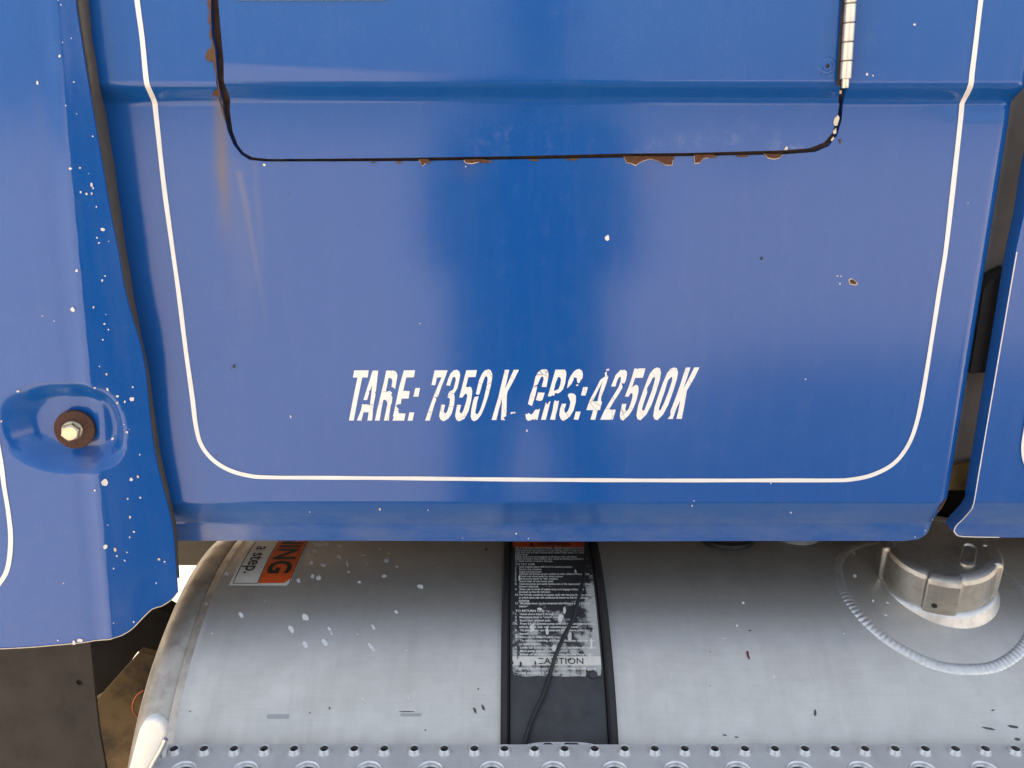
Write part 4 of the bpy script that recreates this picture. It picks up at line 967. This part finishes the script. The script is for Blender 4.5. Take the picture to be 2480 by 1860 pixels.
M_collar = metal_brushed('punched rim', (0.72, 0.72, 0.72), 0.30, 0.45, (1, 1, 1), 0.5)
sm = collar_mesh('raised_hole', rs_, ro_, 0.0042, 24); bg = sunk_mesh('flared_hole', rb_, rob_, 0.0036, 36)
for me in (sm, bg): me.materials.append(M_collar)
for lst, me in ((small, sm), (big, bg)):
    for (x, y) in lst:
        o = obj(me.name.split('.')[0], me, None, plate, 50); o.location = (x, y, PZ)

fr = box('hole_shade_box', (PX0 + 0.006, bands[-1][1] + 0.004, PZ - 0.05), (xend, PY - 0.004, PZ - 0.012), M_dark, 0.002); fr.parent = step; fr.matrix_parent_inverse = PINV  # dark box added under the holes to stand in for the shade there
# step bracket at the left end of the tank
def loftbar(name, pxs, Y, thick, mat):
    lp = [(at(a, b, Y).x, at(a, b, Y).z) for a, b in pxs]
    bm = fill2d([lp]); bend(bm, lambda x, z: Y)
    bmesh.ops.dissolve_limit(bm, angle_limit=0.01, verts=bm.verts, edges=bm.edges)
    r = bmesh.ops.extrude_face_region(bm, geom=bm.faces[:])
    for v in [g for g in r['geom'] if isinstance(g, bmesh.types.BMVert)]: v.co.y += thick
    bmesh.ops.recalc_face_normals(bm, faces=bm.faces)
    es = [e for e in bm.edges if abs(e.calc_face_angle(0)) > R(50)]
    bmesh.ops.bevel(bm, geom=es, offset=0.0030, segments=3, affect='EDGES', profile=0.5)
    return from_bm(name, bm, mat, None, 35)
br = thing('step_bracket', 'white round-ended bracket arm at the left end of the step', 'bracket', (-0.35, -0.14, 0.8))
BINV = Matrix.Translation((0.35, 0.14, -0.8))
for nm, pts, Y, th_, mat in (('arm', [(280, 2000), (312, 1860), (330, 1790), (336, 1770), (346, 1752), (360, 1744), (376, 1743), (390, 1750), (399, 1764), (401, 1780), (396, 1798), (380, 1830), (362, 1860), (330, 2000)], -0.150, 0.010, M_arm),
                             ('lit_strip', [(372, 1862), (380, 1838), (392, 1812), (398, 1826), (404, 1862), (420, 2000), (345, 2000)], -0.135, 0.012, M_arm)):  # lower white strip stands in for something lit; brightness is in its colour
    o = loftbar(nm, pts, Y, th_, mat); o.parent = br; o.matrix_parent_inverse = BINV
o = tube([at(402, 1790, -0.152), at(392, 1812, -0.153), at(378, 1836, -0.153), at(362, 1866, -0.153), at(330, 1990, -0.153)], 0.0022, 'edge_bead', M_weld, br, 8, 0.01); o.matrix_parent_inverse = BINV

# ------------------------------------------------------------------ what shows under the wheel arch
hole = [(at(192, 1653, 0.03).x + 0.0036 * math.cos(2 * math.pi * k / 16), at(192, 1653, 0.03).z + 0.0036 * math.sin(2 * math.pi * k / 16)) for k in range(16)]
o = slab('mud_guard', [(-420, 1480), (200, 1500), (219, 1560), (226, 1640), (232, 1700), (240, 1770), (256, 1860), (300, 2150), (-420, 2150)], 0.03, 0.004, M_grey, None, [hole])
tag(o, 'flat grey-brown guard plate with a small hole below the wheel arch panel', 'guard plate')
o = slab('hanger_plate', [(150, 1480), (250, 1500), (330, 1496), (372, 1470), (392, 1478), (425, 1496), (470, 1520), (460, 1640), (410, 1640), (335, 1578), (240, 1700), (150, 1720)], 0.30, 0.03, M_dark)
tag(o, 'flat black plate in the shade behind the wheel arch corner', 'bracket')
yb = thing('frame_bracket', 'yellow-brown grimy bracket left of the fuel tank end', 'bracket', (-0.4, 0.22, 0.5))
o = slab('web', [(338, 1580), (420, 1600), (520, 1680), (520, 2200), (230, 2200), (222, 1700), (240, 1690)], 0.22, 0.012, M_yellow); o.parent = yb; o.matrix_parent_inverse = Matrix.Translation((0.4, -0.22, -0.5))
o = tube([at(a, b, 0.205) for a, b in [(348, 1672), (332, 1684), (322, 1704), (324, 1724), (334, 1738), (338, 1762), (334, 1790)]], 0.0014, 'wire_loop', M_copper, yb, 8, 0.004); o.matrix_parent_inverse = Matrix.Translation((0.4, -0.22, -0.5))
rz = at(450, 1373, 0.80).z
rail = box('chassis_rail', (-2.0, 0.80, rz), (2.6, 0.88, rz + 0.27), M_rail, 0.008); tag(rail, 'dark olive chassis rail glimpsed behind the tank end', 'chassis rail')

bb = box('tank_light_block', (-0.40, 0.46, 0.30), (1.9, 0.78, 1.03), M_dark, 0.012); tag(bb, 'dark box added behind the fuel tank to block light from its top', 'box')  # unseen box, added to keep light off the tank top
# ------------------------------------------------------------------ the photographer, seen as the dark reflection in the paint
PXo = 0.05; PYo = -1.20
J = {}; E_ = []
def jt(n, x, y, z, rx, ry=None, par=None):
    J[n] = (Vector((x + PXo, y + PYo, z)), rx, ry or rx)
    if par: E_.append((par, n))
jt('pelvis', 0, 0, .95, .215, .135); jt('waist', 0, 0, 1.10, .205, .130, 'pelvis'); jt('chest', 0, .0, 1.28, .200, .125, 'waist'); jt('collar', 0, -.005, 1.42, .12, .085, 'chest')
jt('neck', 0, .0, 1.50, .055, .058, 'collar'); jt('jaw', 0, .015, 1.56, .060, .070, 'neck'); jt('brow', 0, .012, 1.65, .074, .088, 'jaw'); jt('crown', 0, .0, 1.71, .055, .065, 'brow'); jt('nose', 0, .105, 1.61, .012, .012, 'brow')
for s, sd in ((-1, 'l'), (1, 'r')):
    jt('sh' + sd, s * .185, 0, 1.39, .065, .062, 'collar'); jt('el' + sd, s * .215, .10, 1.13, .047, .045, 'sh' + sd); jt('wr' + sd, s * .105, .29, 1.34, .030, .027, 'el' + sd); jt('pa' + sd, s * .075, .33, 1.405, .034, .018, 'wr' + sd)
    for i, (dx, dz, l) in enumerate(((.020, .030, .050), (.010, .040, .060), (-.004, .044, .056), (-.018, .040, .044))):
        jt('f%d%s' % (i, sd), s * (.075 + dx), .345, 1.405 + dz, .009, .009, 'pa' + sd); jt('g%d%s' % (i, sd), s * (.060 + dx - .02), .362, 1.405 + dz + .02, .008, .008, 'f%d%s' % (i, sd))
    jt('t0' + sd, s * .055, .335, 1.39, .010, .010, 'pa' + sd); jt('t1' + sd, s * .035, .345, 1.405, .009, .009, 't0' + sd)
    jt('hip' + sd, s * .115, 0, .86, .115, .115, 'pelvis'); jt('kn' + sd, s * .155, .02, .50, .085, .085, 'hip' + sd); jt('an' + sd, s * .17, -.02, .09, .060, .060, 'kn' + sd); jt('to' + sd, s * .19, .15, .04, .040, .030, 'an' + sd)
names = list(J); me = bpy.data.meshes.new('body'); me.from_pydata([tuple(J[n][0]) for n in names], [(names.index(a), names.index(b)) for a, b in E_], []); me.update()
po = bpy.data.objects.new('tmp_person', me); COL.objects.link(po)
sk = po.modifiers.new('skin', 'SKIN'); sk.use_smooth_shade = True
for i, n in enumerate(names):
    v = me.skin_vertices[0].data[i]; v.radius = (J[n][1], J[n][2]); v.use_root = (n == 'pelvis')
po.modifiers.new('sub', 'SUBSURF').levels = 2
dg = bpy.context.evaluated_depsgraph_get(); pm = bpy.data.meshes.new_from_object(po.evaluated_get(dg)); bpy.data.objects.remove(po)
person = thing('person', 'person in dark clothes holding up a camera, dark reflection in the blue paint', 'person', (PXo, PYo, 0))
for mt in (plain('dark shirt', (0.020, 0.022, 0.030), 0.9), plain('dark trousers', (0.015, 0.017, 0.022), 0.9), plain('skin tone', (0.35, 0.20, 0.14), 0.55), plain('shoe', (0.02, 0.018, 0.016), 0.6)): pm.materials.append(mt)
for pl in pm.polygons:
    c = pl.center; pl.use_smooth = True; yy = c.y - PYo
    pl.material_index = 3 if c.z < .09 else 1 if c.z < .97 else 2 if (c.z > 1.49 or (yy > .20 and c.z > 1.2)) else 0
bo = obj('body', pm, None, person); bo.matrix_parent_inverse = Matrix.Translation((-PXo, -PYo, 0))
V, Fc = lathe([(0.082, -0.055), (0.092, 0.0), (0.086, 0.045), (0.062, 0.078), (0.030, 0.093), (0.001, 0.097)], 24)
hair = pyd('hair', [Vector((PXo + v.x * 0.95, PYo - 0.014 + v.y * 1.08 - (0.012 if v.z < 0 else 0), 1.665 + v.z)) for v in V], Fc, plain('dark hair', (0.02, 0.014, 0.01), 0.6), person, 60); hair.matrix_parent_inverse = Matrix.Translation((-PXo, -PYo, 0))
